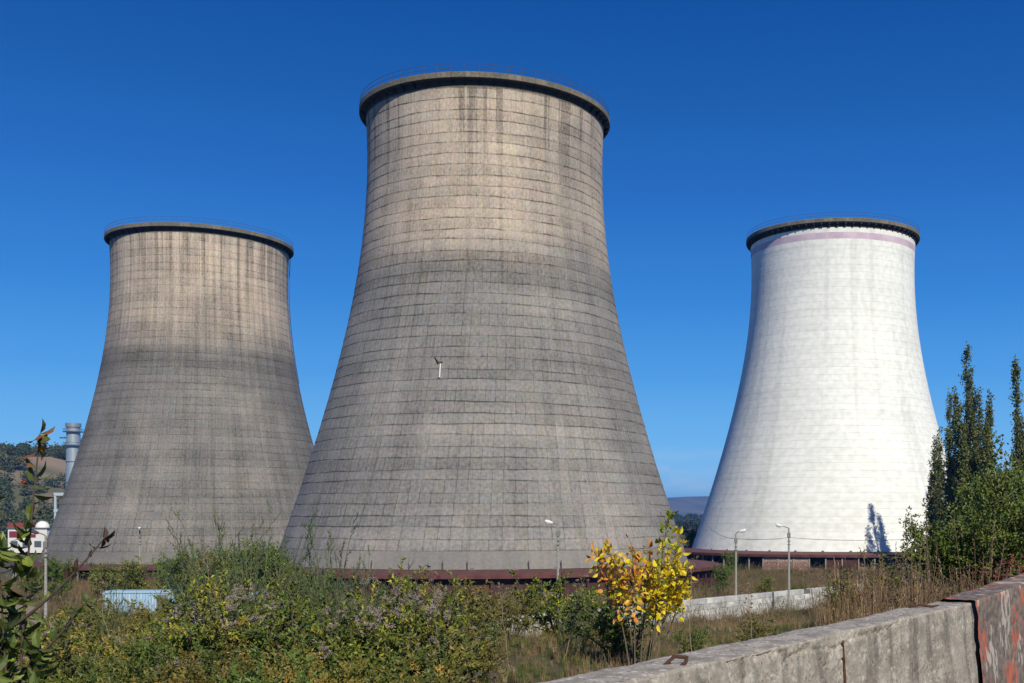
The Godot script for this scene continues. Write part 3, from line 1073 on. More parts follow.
func works_building() -> void:
	var t := thing("works_building", "low white and maroon works building with white dome at far left", "building", Vector3(-190.0, 0, -330.0))
	var g := Geo.new()
	g.box(Vector3(0, 0, -12), Vector3(11.2, 6.9, 0), Color(0.70, 0.70, 0.68))
	part(t, "wall", g.mesh(), M.paint)
	var r := Geo.new()
	r.box(Vector3(-0.3, 6.9, -12.3), Vector3(11.5, 7.25, 0.3), Color(0.12, 0.13, 0.16))
	part(t, "roof", r.mesh(), M.paint)
	for x in [0.4, 4.3]:
		var b := Geo.new()
		b.box(Vector3(x, 4.4, 0.0), Vector3(x + 3.7, 6.2, 0.08), Color(0.20, 0.03, 0.045))
		part(t, "maroon_panel", b.mesh(), M.paint)
	for i in 3:
		var w := Geo.new()
		w.box(Vector3(0.8 + i * 3.4, 1.6, 0.0), Vector3(2.8 + i * 3.4, 3.4, 0.06), Color(0.08, 0.10, 0.13))
		part(t, "window", w.mesh(), M.paint)
	var up := Geo.new()
	up.box(Vector3(-1.0, 7.25, -9), Vector3(6.0, 8.6, -1.5), Color(0.24, 0.05, 0.05))
	part(t, "roof_house", up.mesh(), M.paint)
	var dm := Geo.new()
	var prof := []
	for i in 9:
		var a := PI / 2 * i / 8
		prof.append(Vector2(1.9 * cos(a) + 0.01, 7.25 + 1.9 * sin(a)))
	part(t, "dome", revolve(prof, 0.0, FULL, 24), mat(lin(0.8, 0.8, 0.8), 0.6), Vector3(8.6, 0, -2.5))

# ------------------------------------------------------------------ concrete wall close by
const WU := Vector2(0.507, 0.862)        # along the wall (x, d)
const WN := Vector2(0.862, -0.507)       # towards the viewer's side

func wall_at(s: float, q: float, h: float) -> Vector3:
	var p := WU * s + WN * q
	return Vector3(p.x, h, -p.y)

func seg_dist(p: Vector2, a: Vector2, b: Vector2) -> float:
	var ab := b - a
	return p.distance_to(a + ab * clampf((p - a).dot(ab) / ab.length_squared(), 0.0, 1.0))

func wall_sheet(s0: float, s1: float, top: float, rise: float, jag: FastNoiseLite, jag0: float, jag1: float, cracks: Array, step: float, chips: float, capped := true) -> ArrayMesh:
	var g := Geo.new()
	var f := noise(131, 0.9, 4)
	var fine := noise(132, 6.0, 4)
	# cross-section from the back foot over the top to the front foot: (q, h, outward)
	var qf := -3.61
	var qn := -3.235
	var prof := []
	for i in 6:
		prof.append([Vector2(qf - 0.02, 8.1 + (top - 0.03 - 8.1) * i / 5.0), Vector2(-1, 0)])
	var nt := int((qn - qf) / step)
	for i in range(1, nt):
		prof.append([Vector2(lerpf(qf, qn, float(i) / nt), top), Vector2(0, 1)])
	prof.append([Vector2(qn - 0.008, top - 0.003), Vector2(0.4, 0.9)])
	prof.append([Vector2(qn, top - 0.012), Vector2(0.8, 0.55)])
	var nf := int(0.5 / step)
	for i in range(1, nf + 1):
		var y := 0.5 * i / nf
		prof.append([Vector2(qn + 0.06 * y, top - 0.012 - y), Vector2(1, 0.06)])
	for i in 5:
		prof.append([Vector2(qn + 0.05 + 0.015 * i, top - 0.65 - 0.25 * i), Vector2(1, 0.06)])
	var m := prof.size()
	var ns := int((s1 - s0) / step)
	var streaks := noise(133, 0.35, 3)
	for j in ns + 1:
		for i in m:
			var pq: Vector2 = prof[i][0]
			var dirv: Vector2 = prof[i][1]
			var t := float(j) / ns
			var along := pq.x * 1.3 + pq.y * 1.7
			var s := lerpf(s0 + jag0 * jag.get_noise_1d(along * 30.0), s1 + jag1 * jag.get_noise_1d(along * 30.0), t)
			var o := 0.016 * f.get_noise_3d(s, pq.x * 2.0, pq.y * 2.0) + 0.006 * fine.get_noise_3d(s, pq.x, pq.y)
			# chipped upper edge
			var e := pq.distance_to(Vector2(qn, top))
			if e < 0.07:
				o -= chips * clampf(f.get_noise_2d(s * 2.3, 40.0) * 1.6 + 0.1, 0.0, 1.0) * (1.0 - e / 0.07)
			var flat := Vector2(s, top - pq.y + (qn - pq.x if pq.x < qn else 0.0) * -1.0)
			for k in cracks:
				var pts: Array = k
				if s < pts[0].x - 0.2 or s > pts[pts.size() - 1].x + 0.2:
					continue
				var w := Vector2(s + 0.02 * fine.get_noise_2d(s * 4.0, flat.y * 4.0), flat.y + 0.025 * fine.get_noise_2d(s * 3.0 + 9.0, flat.y * 3.0))
				for q in pts.size() - 1:
					var dd := seg_dist(w, pts[q], pts[q + 1])
					if dd < 0.014:
						o -= 0.03 * (1.0 - dd / 0.014)
			var p := wall_at(s, pq.x + dirv.x * o, pq.y + dirv.y * o + rise * (s - s0))
			g.v.append(p)
			g.uv.append(Vector2(s, flat.y))
			# rain streaks down the face and lichen patches, as on the old concrete
			var run := clampf(streaks.get_noise_2d(s * 9.0, pq.y * 0.9) * 2.2 - 0.15 + 0.5 * f.get_noise_2d(s * 3.0, pq.y * 3.0), 0.0, 1.0) if pq.y < top - 0.02 and pq.x > qn - 0.01 else 0.0
			var pale := clampf(f.get_noise_3d(s * 1.6 + 20.0, pq.x * 3.0, pq.y * 3.0) * 1.4, -0.5, 0.6)
			g.c.append(Color(1, 1, 1) * (1.0 - 0.48 * run) * (1.0 + 0.25 * pale))
	for j in ns:
		for i in m - 1:
			var p := j * m + i
			for k in [p, p + m, p + 1, p + 1, p + m, p + m + 1]:
				g.ix.append(k)
	# closed ends
	for e in ([0, ns] if capped else [ns]):
		var k0: int = e * m
		for i in range(1, m - 1):
			g.ix.append(k0); g.ix.append(k0 + i); g.ix.append(k0 + i + 1)
	var st := SurfaceTool.new()
	st.create_from(g.mesh(), 0)
	st.generate_normals()
	return st.commit()

func aggregate_texture() -> ImageTexture:
	var n := 1024
	var ib := noise(142, 0.008, 5).get_seamless_image(n, n)
	ib.convert(Image.FORMAT_L8)
	var bl := ib.get_data()
	var jf := noise(143, 0.16, 4).get_seamless_image(n, n)
	jf.convert(Image.FORMAT_L8)
	var fi := jf.get_data()
	var col := PackedVector3Array()
	col.resize(n * n)
	for i in n * n:
		var s := 1.0 + (bl[i] / 255.0 - 0.5) * 0.8 + (fi[i] / 255.0 - 0.5) * 0.9
		col[i] = Vector3(0.36, 0.325, 0.275) * s
	# pebbles bared by the weather, and pits
	var rng := RandomNumberGenerator.new()
	rng.seed = 144
	for k in 5200:
		var pit := k % 4 == 0
		var r := rng.randf_range(2.5, 5.0) if pit else rng.randf_range(3.0, 9.5) * rng.randf_range(0.6, 1.3)
		var cx := rng.randi() % n
		var cy := rng.randi() % n
		if bl[cy * n + cx] < 95:
			continue
		var a := rng.randf() * PI
		var sq := rng.randf_range(0.55, 1.0)
		var tone: Vector3 = Vector3(0.07, 0.062, 0.055) if pit else [Vector3(0.56, 0.52, 0.45), Vector3(0.46, 0.42, 0.37), Vector3(0.66, 0.62, 0.56), Vector3(0.20, 0.15, 0.115), Vector3(0.33, 0.27, 0.21)][rng.randi() % 5]
		var ir := int(ceil(r))
		for dy in range(-ir, ir + 1):
			for dx in range(-ir, ir + 1):
				var u := (dx * cos(a) + dy * sin(a)) / r
				var v := (dy * cos(a) - dx * sin(a)) / (r * sq)
				if u * u + v * v < 1.0:
					var i := posmod(cy + dy, n) * n + posmod(cx + dx, n)
					col[i] = col[i].lerp(tone * (0.8 + fi[i] / 640.0), 0.8)
	var out := PackedByteArray()
	out.resize(n * n * 3)
	for i in n * n:
		out[i * 3] = to_byte(col[i].x)
		out[i * 3 + 1] = to_byte(col[i].y)
		out[i * 3 + 2] = to_byte(col[i].z)
	return tex(Image.create_from_data(n, n, false, Image.FORMAT_RGB8, out))

func painted_texture() -> ImageTexture:
	var n := 512
	var f := noise(151, 0.006, 4)
	var g := noise(152, 0.035, 4)
	var hh := noise(153, 0.3, 2)
	var im := Image.create(n, n, false, Image.FORMAT_RGB8)
	for y in n:
		for x in n:
			var a := f.get_noise_2d(x * 1.2, y * 0.8)
			var b := g.get_noise_2d(x * 1.4, y * 0.45)
			var c := Color(0.17, 0.135, 0.115) * (1.0 + 0.7 * g.get_noise_2d(x + 300, y) + 0.5 * hh.get_noise_2d(x, y))
			var red := smoothstep(0.16, 0.30, a + b * 0.6 + 0.42 * (1.0 - smoothstep(6.0, 40.0, float(x))))
			c = c.lerp(Color(0.42, 0.10, 0.055) * (1.0 + 0.6 * b), red * 0.8)
			var wh := smoothstep(0.30, 0.42, f.get_noise_2d(x * 1.6 + 700, y * 0.6 + 90) + b * 0.7 + (0.18 if x > 330 else -0.05))
			c = c.lerp(Color(0.46, 0.43, 0.39), wh * 0.75)
			im.set_pixel(x, y, Color(clampf(c.r, 0.01, 1), clampf(c.g, 0.01, 1), clampf(c.b, 0.01, 1)).linear_to_srgb())
	return tex(im)

func build_near_wall() -> void:
	var top := EYE - 0.85
	var jag := noise(161, 0.06, 3)
	var t := thing("concrete_wall", "weathered cracked concrete wall at lower right with a painted end block", "wall", Vector3.ZERO)
	var m := tri_mat(aggregate_texture(), 0.5, 0.95)
	m.heightmap_enabled = true
	m.heightmap_texture = height_tex(145, 0.09, 512)
	m.heightmap_scale = 0.3
	m.vertex_color_use_as_albedo = true
	var cracks := [
		[Vector2(7.0, 0.10), Vector2(7.35, 0.06), Vector2(7.9, 0.10), Vector2(8.3, 0.055), Vector2(8.8, 0.07), Vector2(9.3, 0.02)],
		[Vector2(7.55, 0.09), Vector2(7.6, 0.18), Vector2(7.72, 0.24)],
		[Vector2(8.85, 0.07), Vector2(8.98, 0.15), Vector2(9.0, 0.3), Vector2(9.1, 0.45)],
		[Vector2(6.2, 0.03), Vector2(6.6, 0.015), Vector2(7.0, 0.04)],
		[Vector2(8.0, 0.2), Vector2(8.15, 0.27), Vector2(8.2, 0.4)],
	]
	part(t, "weathered_section", wall_sheet(3.0, 11.5, top, 0.0, jag, 0.0, 0.07, cracks, 0.014, 0.03), m)
	var pm := mat(Color.WHITE, 0.85)
	pm.albedo_texture = painted_texture()
	pm.uv1_scale = Vector3(0.33, 0.5, 1)
	pm.uv1_offset = Vector3(-3.82, 0, 0)
	pm.heightmap_enabled = false
	part(t, "painted_block", wall_sheet(11.65, 18.0, top + 0.02, 0.035, jag, 0.07, 0.0, [], 0.03, 0.015, false), pm)
	var core := Geo.new()
	core.quad(wall_at(11.72, -3.6, 7.6), wall_at(11.72, -3.2, 7.6), wall_at(11.72, -3.25, top - 0.01), wall_at(11.72, -3.6, top - 0.01), Color.WHITE)
	core.quad(wall_at(11.72, -3.6, top - 0.01), wall_at(11.72, -3.25, top - 0.01), wall_at(12.4, -3.25, top - 0.01), wall_at(12.4, -3.6, top - 0.01), Color.WHITE)
	part(t, "core", core.mesh(), M.dark_concrete)
	# rusty reinforcement
	var rh := Geo.new()
	var base := wall_at(5.75, -3.33, top)
	var hook := Curve3D.new()
	for e in [[Vector3(-0.11, -0.03, 0.03), Vector3(0.03, 0.04, -0.01)], [Vector3(-0.02, 0.05, -0.005), Vector3(0.035, 0.012, -0.01)], [Vector3(0.055, 0.042, -0.02), Vector3(0.012, -0.012, 0.008)], [Vector3(0.045, 0.015, 0.012), Vector3(-0.02, -0.012, 0.014)], [Vector3(-0.01, -0.02, 0.055), Vector3(-0.02, -0.01, 0.01)]]:
		hook.add_point(base + e[0], -e[1], e[1])
	var hp := []
	var hr := []
	for k in 25:
		hp.append(hook.sample_baked(hook.get_baked_length() * k / 24.0))
		hr.append(0.011 + 0.0015 * sin(k * 2.3))
	rh.tube(hp, hr, 8, Color.WHITE, true)
	part(t, "bent_rebar", rh.mesh(), M.rust)
	var r2 := Geo.new()
	var b2 := wall_at(10.55, -3.42, top)
	r2.tube([b2 + Vector3(-0.16, 0.012, 0.0), b2 + Vector3(-0.05, 0.03, 0.01), b2 + Vector3(0.07, 0.015, -0.01), b2 + Vector3(0.13, 0.03, 0.01)], [0.009, 0.013, 0.011, 0.006], 7, Color.WHITE, true)
	part(t, "rebar_stub", r2.mesh(), M.rust)
	var r3 := Geo.new()
	r3.tube([wall_at(8.02, -3.228, top - 0.06), wall_at(8.03, -3.218, top - 0.3), wall_at(8.02, -3.2, top - 0.6)], [0.009, 0.011, 0.011], 7, Color.WHITE, true)
	part(t, "exposed_rebar", r3.mesh(), M.rust)

# ------------------------------------------------------------------ plants
func pick(rng: RandomNumberGenerator, pal: Array) -> Color:
	var a: Color = pal[rng.randi() % pal.size()]
	var b: Color = pal[rng.randi() % pal.size()]
	var k := rng.randf_range(0.75, 1.25)
	var c := a.lerp(b, rng.randf() * 0.6)
	return Color(c.r * k, c.g * k, c.b * k)

func rand_dir(rng: RandomNumberGenerator) -> Vector3:
	return Vector3(rng.randfn(), rng.randfn(), rng.randfn()).normalized()

# a leafy shrub: curved stems, twigs, leaves along the twigs; returns [stems, leaves]
func shrub(seed_: int, h: float, r: float, stems: int, twigs: int, leaves: int, ll: float, lw: float, pal: Array, low := 0.15) -> Array:
	var rng := RandomNumberGenerator.new()
	rng.seed = seed_
	var w := Geo.new()
	var f := Geo.new()
	for i in stems:
		var a := rng.randf() * FULL
		var rr := r * sqrt(rng.randf())
		var hh := h * rng.randf_range(0.45, 0.95) * (1.0 - 0.3 * pow(rr / r, 2.0))
		if rng.randf() < 0.2:
			hh *= 1.45
		var p0 := Vector3(cos(a), 0, sin(a)) * rng.randf() * r * 0.2 + Vector3.DOWN * 0.1
		var p2 := Vector3(cos(a) * rr, hh, sin(a) * rr) + rand_dir(rng) * r * 0.1
		var p1 := p0.lerp(p2, 0.5) + Vector3(0, h * 0.18, 0) + rand_dir(rng) * r * 0.12
		var pts := []
		var rad := []
		for k in 6:
			var t := k / 5.0
			pts.append(p0.lerp(p1, t).lerp(p1.lerp(p2, t), t))
			rad.append(lerpf(0.016, 0.004, t) * (0.5 + h * 0.4))
		w.tube(pts, rad, 4, Color(0.10, 0.08, 0.06))
		for k in twigs:
			var t := lerpf(low, 1.0, pow(rng.randf(), 0.7))
			var q := p0.lerp(p1, t).lerp(p1.lerp(p2, t), t)
			var dir := (rand_dir(rng) + Vector3(cos(a), 0.55, sin(a)) * 0.6).normalized()
			var len_ := h * rng.randf_range(0.12, 0.3)
			w.tube([q, q + dir * len_], [0.005, 0.002], 3, Color(0.13, 0.10, 0.06))
			var tone := pick(rng, pal)
			for e in leaves:
				var c := q + dir * (len_ * (0.2 + 0.85 * e / leaves))
				var ld := (rand_dir(rng) + dir * 0.7 + Vector3.UP * 0.15).normalized()
				var side := ld.cross(rand_dir(rng)).normalized()
				var s := rng.randf_range(0.6, 1.25)
				f.leaf(c, ld, side, ll * s, lw * s, tone.lerp(pick(rng, pal), 0.5))
	return [w.mesh(), f.mesh()]

# broom: many thin upright green shoots with tiny leaves; returns [shoots, leaves]
func broom(seed_: int, h: float, r: float, stems: int, pal: Array) -> Array:
	var rng := RandomNumberGenerator.new()
	rng.seed = seed_
	var w := Geo.new()
	var f := Geo.new()
	for i in stems:
		var a := rng.randf() * FULL
		var rr := r * pow(rng.randf(), 0.7)
		var hh := h * (rng.randf_range(0.35, 0.72) if rng.randf() < 0.75 else rng.randf_range(0.72, 1.0))
		var p0 := Vector3(cos(a), 0, sin(a)) * rng.randf() * r * 0.25 + Vector3.DOWN * 0.1
		var p2 := Vector3(cos(a) * rr, hh, sin(a) * rr)
		var p1 := p0.lerp(p2, 0.45) + Vector3(cos(a), 0, sin(a)) * rr * rng.randf_range(-0.2, 0.15)
		var col := pick(rng, pal)
		var pts := []
		var rad := []
		for k in 7:
			var t := k / 6.0
			pts.append(p0.lerp(p1, t).lerp(p1.lerp(p2, t), t))
			rad.append(lerpf(0.009, 0.0025, t))
		w.tube(pts, rad, 3, Color(0.11, 0.10, 0.06).lerp(col, 0.4))
		for k in 9:
			var t := rng.randf_range(0.3, 0.98)
			var q := p0.lerp(p1, t).lerp(p1.lerp(p2, t), t)
			var dir := (Vector3.UP * 1.5 + rand_dir(rng) + Vector3(cos(a), 0, sin(a)) * 0.5).normalized()
			var len_ := rng.randf_range(0.12, 0.34) * (1.15 - t * 0.5)
			w.tube([q, q + dir * len_ * 0.5, q + dir * len_ + Vector3.UP * 0.03], [0.0045, 0.0035, 0.0015], 3, col)
			for e in 11:
				var c := q + dir * (len_ * (0.1 + 0.9 * e / 11.0))
				var ld := (dir * 1.2 + rand_dir(rng)).normalized()
				f.leaf(c, ld, ld.cross(rand_dir(rng)).normalized(), rng.randf_range(0.022, 0.045), rng.randf_range(0.008, 0.014), col.lerp(pick(rng, pal), 0.4))
	return [w.mesh(), f.mesh()]

# fluffy grey seed heads of climbing clematis, spread over a dome
func seed_heads(seed_: int, h: float, r: float, count: int) -> ArrayMesh:
	var rng := RandomNumberGenerator.new()
	rng.seed = seed_
	var g := Geo.new()
	for i in count:
		var d := rand_dir(rng)
		d.y = absf(d.y)
		var p := Vector3(d.x * r, h * (0.35 + 0.65 * d.y), d.z * r) * rng.randf_range(0.85, 1.05)
		var tone := rng.randf_range(0.8, 1.2)
		for b in rng.randi_range(6, 13):
			var c := p + rand_dir(rng) * rng.randf() * 0.09
			for k in 12:
				var o := rand_dir(rng)
				var s := o.cross(rand_dir(rng)).normalized()
				g.leaf(c, o, s, rng.randf_range(0.022, 0.038), 0.010, Color(0.30, 0.25, 0.22) * tone)
	return g.mesh()

func grass_tuft(seed_: int, blades: int, h: float, spread: float, stalks: int, green: float) -> ArrayMesh:
	var rng := RandomNumberGenerator.new()
	rng.seed = seed_
	var g := Geo.new()
	for i in blades:
		var a := rng.randf() * FULL
		var o := Vector3(cos(a), 0, sin(a))
		var p := o * rng.randf() * spread * 0.5 + Vector3.DOWN * 0.05
		var hh := h * rng.randf_range(0.4, 1.0)
		var lean := rng.randf_range(0.1, 0.7) * hh
		var s := o.cross(Vector3.UP)
		var straw := Color(1.0, 0.95, 0.9) if rng.randf() > green else Color(0.45, 0.75, 0.35)
		straw = straw * rng.randf_range(0.7, 1.2)
		g.blade(p, p + o * lean * 0.3 + Vector3.UP * hh * 0.6, p + o * lean + Vector3.UP * hh * rng.randf_range(0.75, 1.0), rng.randf_range(0.003, 0.006), s, straw * 0.8, straw)
	for i in stalks:
		var a := rng.randf() * FULL
		var o := Vector3(cos(a), 0, sin(a))
		var p := o * rng.randf() * spread * 0.4
		var tip := p + o * h * rng.randf_range(0.05, 0.3) + Vector3.UP * h * rng.randf_range(1.0, 1.5)
		var col := Color(1.05, 0.9, 0.8) * rng.randf_range(0.8, 1.15)
		g.tube([p, p.lerp(tip, 0.6) + Vector3.UP * 0.03, tip], [0.0028, 0.0022, 0.0015], 3, col)
		for k in 9:
			var c := tip - (tip - p).normalized() * (k * 0.016)
			var ld := (rand_dir(rng) + (tip - p).normalized() * 1.4).normalized()
			g.leaf(c, ld, ld.cross(rand_dir(rng)).normalized(), 0.03, 0.01, col * 0.85)
	return g.mesh()

# Lombardy poplar: several steep leaders sheathed in upright twigs; returns [trunk, crown]
func poplar(seed_: int, h: float, wide: float, leaders: int, count: int) -> Array:
	var rng := RandomNumberGenerator.new()
	rng.seed = seed_
	var w := Geo.new()
	var f := Geo.new()
	w.tube([Vector3(0, -0.3, 0), Vector3(0.05, h * 0.3, 0), Vector3(-0.05, h * 0.7, 0.05), Vector3(0, h * 0.95, 0)], [0.45, 0.32, 0.14, 0.03], 8, Color(0.12, 0.10, 0.08))
	var pal := [Color(0.05, 0.085, 0.02), Color(0.075, 0.12, 0.025), Color(0.13, 0.15, 0.03), Color(0.19, 0.155, 0.035), Color(0.04, 0.07, 0.02)]
	var lead := []
	for i in leaders:
		var a := rng.randf() * FULL
		var top := h * (1.0 if i == 0 else rng.randf_range(0.55, 0.93))
		var off := 0.0 if i == 0 else wide * rng.randf_range(0.35, 1.0)
		var b0 := Vector3(0, h * rng.randf_range(0.04, 0.16), 0)
		var b1 := Vector3(cos(a) * off, top * 0.45, sin(a) * off)
		var b2 := Vector3(cos(a) * off * 0.75, top, sin(a) * off * 0.75)
		lead.append([b0, b1, b2])
		var pts := []
		var rad := []
		for k in 7:
			var t := k / 6.0
			pts.append(b0.lerp(b1, t).lerp(b1.lerp(b2, t), t))
			rad.append(lerpf(0.16, 0.02, t))
		w.tube(pts, rad, 5, Color(0.11, 0.095, 0.075))
	for i in count:
		var l: Array = lead[rng.randi() % leaders]
		# twigs cluster: pick a node then scatter leaves close to it
		var node := rng.randi() % 70
		var nr := RandomNumberGenerator.new()
		nr.seed = hash(node * 131 + lead.find(l) * 7919 + seed_)
		var t := pow(nr.randf(), 0.8)
		var b0: Vector3 = l[0]
		var b1: Vector3 = l[1]
		var b2: Vector3 = l[2]
		var q := b0.lerp(b1, t).lerp(b1.lerp(b2, t), t)
		var a := nr.randf() * FULL
		var reach := wide * 0.62 * (0.25 + 0.9 * sin(PI * clampf(0.12 + t * 0.86, 0.0, 1.0))) * nr.randf_range(0.4, 1.0)
		q += Vector3(cos(a) * reach, nr.randf() * 1.2, sin(a) * reach) * rng.randf()
		q += Vector3(rng.randfn() * 0.2, rng.randfn() * 0.5, rng.randfn() * 0.2)
		var dir := (rand_dir(rng) + Vector3.UP * 0.5).normalized()
		var s := rng.randf_range(0.7, 1.3)
		f.leaf(q, dir, dir.cross(rand_dir(rng)).normalized(), 0.32 * s, 0.24 * s, pick(rng, pal))
	return [w.mesh(), f.mesh()]

# broad-leaved tree; returns [trunk, crown]
func tree(seed_: int, h: float, r: float, limbs: int, twigs: int, leaves: int, size: float, pal: Array) -> Array:
	var rng := RandomNumberGenerator.new()
	rng.seed = seed_
	var w := Geo.new()
	var f := Geo.new()
	var bark := Color(0.09, 0.075, 0.055)
	w.tube([Vector3(0, -0.3, 0), Vector3(0.06 * r, h * 0.3, 0.03), Vector3(0, h * 0.75, 0)], [0.022 * h, 0.016 * h, 0.005 * h], 8, bark)
	for i in limbs:
		var a := rng.randf() * FULL
		var y0 := h * rng.randf_range(0.12, 0.55)
		var e := Vector3(cos(a) * r * rng.randf_range(0.4, 0.95), 0, sin(a) * r * rng.randf_range(0.4, 0.95))
		e.y = minf(y0 + h * rng.randf_range(0.1, 0.5), h * 0.95)
		var p0 := Vector3(0.04 * r, y0, 0)
		var p1 := p0.lerp(e, 0.5) + Vector3.UP * h * 0.06
		w.tube([p0, p1, e], [0.006 * h, 0.004 * h, 0.0015 * h], 5, bark)
		for k in twigs:
			var t := rng.randf_range(0.25, 1.0)
			var q := p0.lerp(p1, t).lerp(p1.lerp(e, t), t) + rand_dir(rng) * r * 0.2
			var dir := (rand_dir(rng) + Vector3.UP * 0.3).normalized()
			var tone := pick(rng, pal)
			for j in leaves:
				var c := q + dir * (h * 0.11 * j / leaves) + rand_dir(rng) * size * 0.8
				var ld := (rand_dir(rng) + dir).normalized()
				var s := rng.randf_range(0.7, 1.3)
				f.leaf(c, ld, ld.cross(rand_dir(rng)).normalized(), size * s, size * 0.62 * s, tone.lerp(pick(rng, pal), 0.4))
	return [w.mesh(), f.mesh()]

func plant(called: String, meshes: Array, names: Array, mats: Array, x: float, d: float, turn: float, size: Vector3, label: String, category: String, group := "") -> Node3D:
	var o := thing(called, label, category, Vector3(x, ground_h(x, d) - 0.02, -d), turn, group)
	o.scale = size
	for i in meshes.size():
		var piece := part(o, names[i], meshes[i], mats[i])
		if names[i] == "seed_heads":
			piece.set_meta("kind", "stuff")
	return o

func build_plants() -> void:
	var rng := RandomNumberGenerator.new()
	rng.seed = 2024
	var green := [Color(0.06, 0.11, 0.018), Color(0.12, 0.18, 0.025), Color(0.20, 0.26, 0.03), Color(0.04, 0.07, 0.02)]
	var yellowing := [Color(0.09, 0.13, 0.02), Color(0.16, 0.20, 0.025), Color(0.26, 0.27, 0.03), Color(0.55, 0.47, 0.03), Color(0.05, 0.09, 0.02), Color(0.07, 0.12, 0.03)]
	var olive := [Color(0.08, 0.10, 0.025), Color(0.14, 0.15, 0.035), Color(0.20, 0.16, 0.05), Color(0.24, 0.21, 0.04)]
	var grey_green := [Color(0.07, 0.11, 0.055), Color(0.10, 0.14, 0.075), Color(0.055, 0.09, 0.045), Color(0.14, 0.15, 0.06)]
	var shrubs := [
		shrub(201, 1.25, 0.75, 20, 13, 14, 0.060, 0.030, yellowing),
		shrub(202, 1.15, 0.80, 20, 13, 14, 0.055, 0.028, green),
		shrub(203, 1.20, 0.70, 20, 13, 14, 0.058, 0.030, olive),
		shrub(204, 1.10, 0.75, 22, 13, 14, 0.062, 0.032, yellowing + green),
	]
	var fluff := [seed_heads(211, 1.05, 0.72, 26), seed_heads(212, 1.15, 0.62, 40)]
	var brooms := [broom(221, 1.95, 0.9, 34, grey_green), broom(222, 1.75, 0.75, 26, grey_green), broom(223, 2.15, 1.1, 32, grey_green + [Color(0.10, 0.12, 0.03)])]
	var names := ["stems", "foliage", "seed_heads"]
	var mats := [M.bark, M.leaf, M.straw]

	# leafy shrubs of the near thicket: [x, d, kind, size, fluff (-1 none), label]
	var near := [
		[-6.75, 12.0, 3, 0.5, 0, "low yellow-green shrub at the bottom left corner beside the sapling"],
		[-6.05, 11.5, 3, 0.6, 0, "low shrub with seed fluff below the leftmost lamp post"],
		[-5.4, 11.5, 0, 0.48, 1, "low shrub of grey seed fluff right below the pale blue container"],
		[-4.95, 11.9, 3, 0.76, 0, "yellow-leaved shrub below the right end of the blue container"],
		[-4.35, 11.6, 0, 0.84, 1, "yellow-flecked shrub at the bottom edge under the tallest broom"],
		[-3.75, 11.4, 1, 0.92, -1, "dark green shrub at the bottom edge below the middle tower's left edge"],
		[-3.2, 11.5, 3, 0.86, 0, "yellow-green shrub left of the shrub thick with seed heads"],
		[-2.65, 11.9, 0, 0.98, 1, "bright yellow-flecked shrub thick with grey seed heads below the middle tower"],
		[-2.0, 11.6, 2, 0.5, 0, "low olive weed clump right of the seed-head shrub"],
		[-5.2, 13.1, 1, 0.98, -1, "green shrub in the gap between the two pale blue boxes"],
		[-4.6, 13.3, 3, 1.02, -1, "leafy shrub between the brooms and the small blue box"],
		[-3.9, 13.2, 1, 1.0, -1, "rounded green shrub in front of the shed's dark openings"],
		[-3.3, 13.5, 1, 1.04, 0, "rounded green shrub rising just left of the seed-head shrub, against the shed"],
		[-2.55, 13.6, 2, 0.8, -1, "olive shrub in front of the maroon wall panels"],
		[-1.5, 15.6, 3, 0.9, -1, "round yellow-green bush below the lamp post of the middle tower"],
		[-2.1, 14.9, 2, 0.6, -1, "small olive bush in front of the left end of the white block wall"],
		[-0.95, 15.0, 2, 0.5, -1, "small olive bush left of the golden bush"],
		[-0.5, 13.3, 1, 0.85, -1, "dark green bush growing inside the golden-leaved bush"],
		[0.25, 14.2, 1, 0.4, -1, "little green bush just right of the golden bush"],
		[1.05, 14.5, 2, 0.5, -1, "twiggy brown-green bush in front of the white block wall"],
		[2.45, 15.8, 2, 0.8, -1, "yellowish bush at the right end of the white block wall"],
	]
	for e in near:
		var ms: Array = shrubs[e[2]].duplicate()
		if e[4] >= 0:
			ms.append(fluff[e[4]])
		plant("shrub", ms, names, mats, e[0], e[1], rng.randf() * FULL, Vector3.ONE * float(e[3]), e[5], "shrub", "shrubs on the embankment")
	var tall := [
		[-5.25, 13.6, 0, 0.92, "feathery grey-green broom standing tall right of the blue container"],
		[-4.85, 13.2, 2, 1.0, "tallest feathery broom with long leaning shoots against the left tower"],
		[-5.85, 14.2, 1, 0.9, "slim broom shoots left of the tallest broom"],
		[-4.35, 14.4, 1, 1.0, "broom rising at the left edge of the middle tower"],
		[-3.45, 12.4, 1, 0.93, "broom with arching shoots across the middle tower's lower left"],
		[-2.95, 12.8, 0, 0.72, "short broom right of the arching broom"],
		[-3.95, 12.3, 2, 0.66, "spreading low broom below the middle tower's left edge"],
		[-6.6, 13.6, 1, 0.6, "small broom beside the leftmost lamp post's foot"],
		[-2.35, 12.4, 1, 0.66, "small broom poking out right of the seed-head shrub"],
		[-1.15, 14.2, 1, 0.5, "tiny broom in the grass left of the golden bush"],
		[-4.5, 12.2, 1, 0.7, "short grey-green broom in the middle of the near thicket"],
	]
	for e in tall:
		plant("broom_shrub", brooms[e[2]], ["shoots", "foliage"], [M.bark, M.leaf], e[0], e[1], rng.randf() * FULL, Vector3.ONE * float(e[3]), e[4], "broom", "broom shrubs on the embankment")

	# bushes and small trees on the slope and along the yard
	var tg := tree(301, 6.5, 2.6, 26, 14, 16, 0.20, green)
	var ty := tree(302, 6.0, 2.8, 26, 14, 16, 0.20, yellowing + olive)
	var to := tree(303, 5.5, 2.6, 24, 14, 16, 0.19, olive + green)
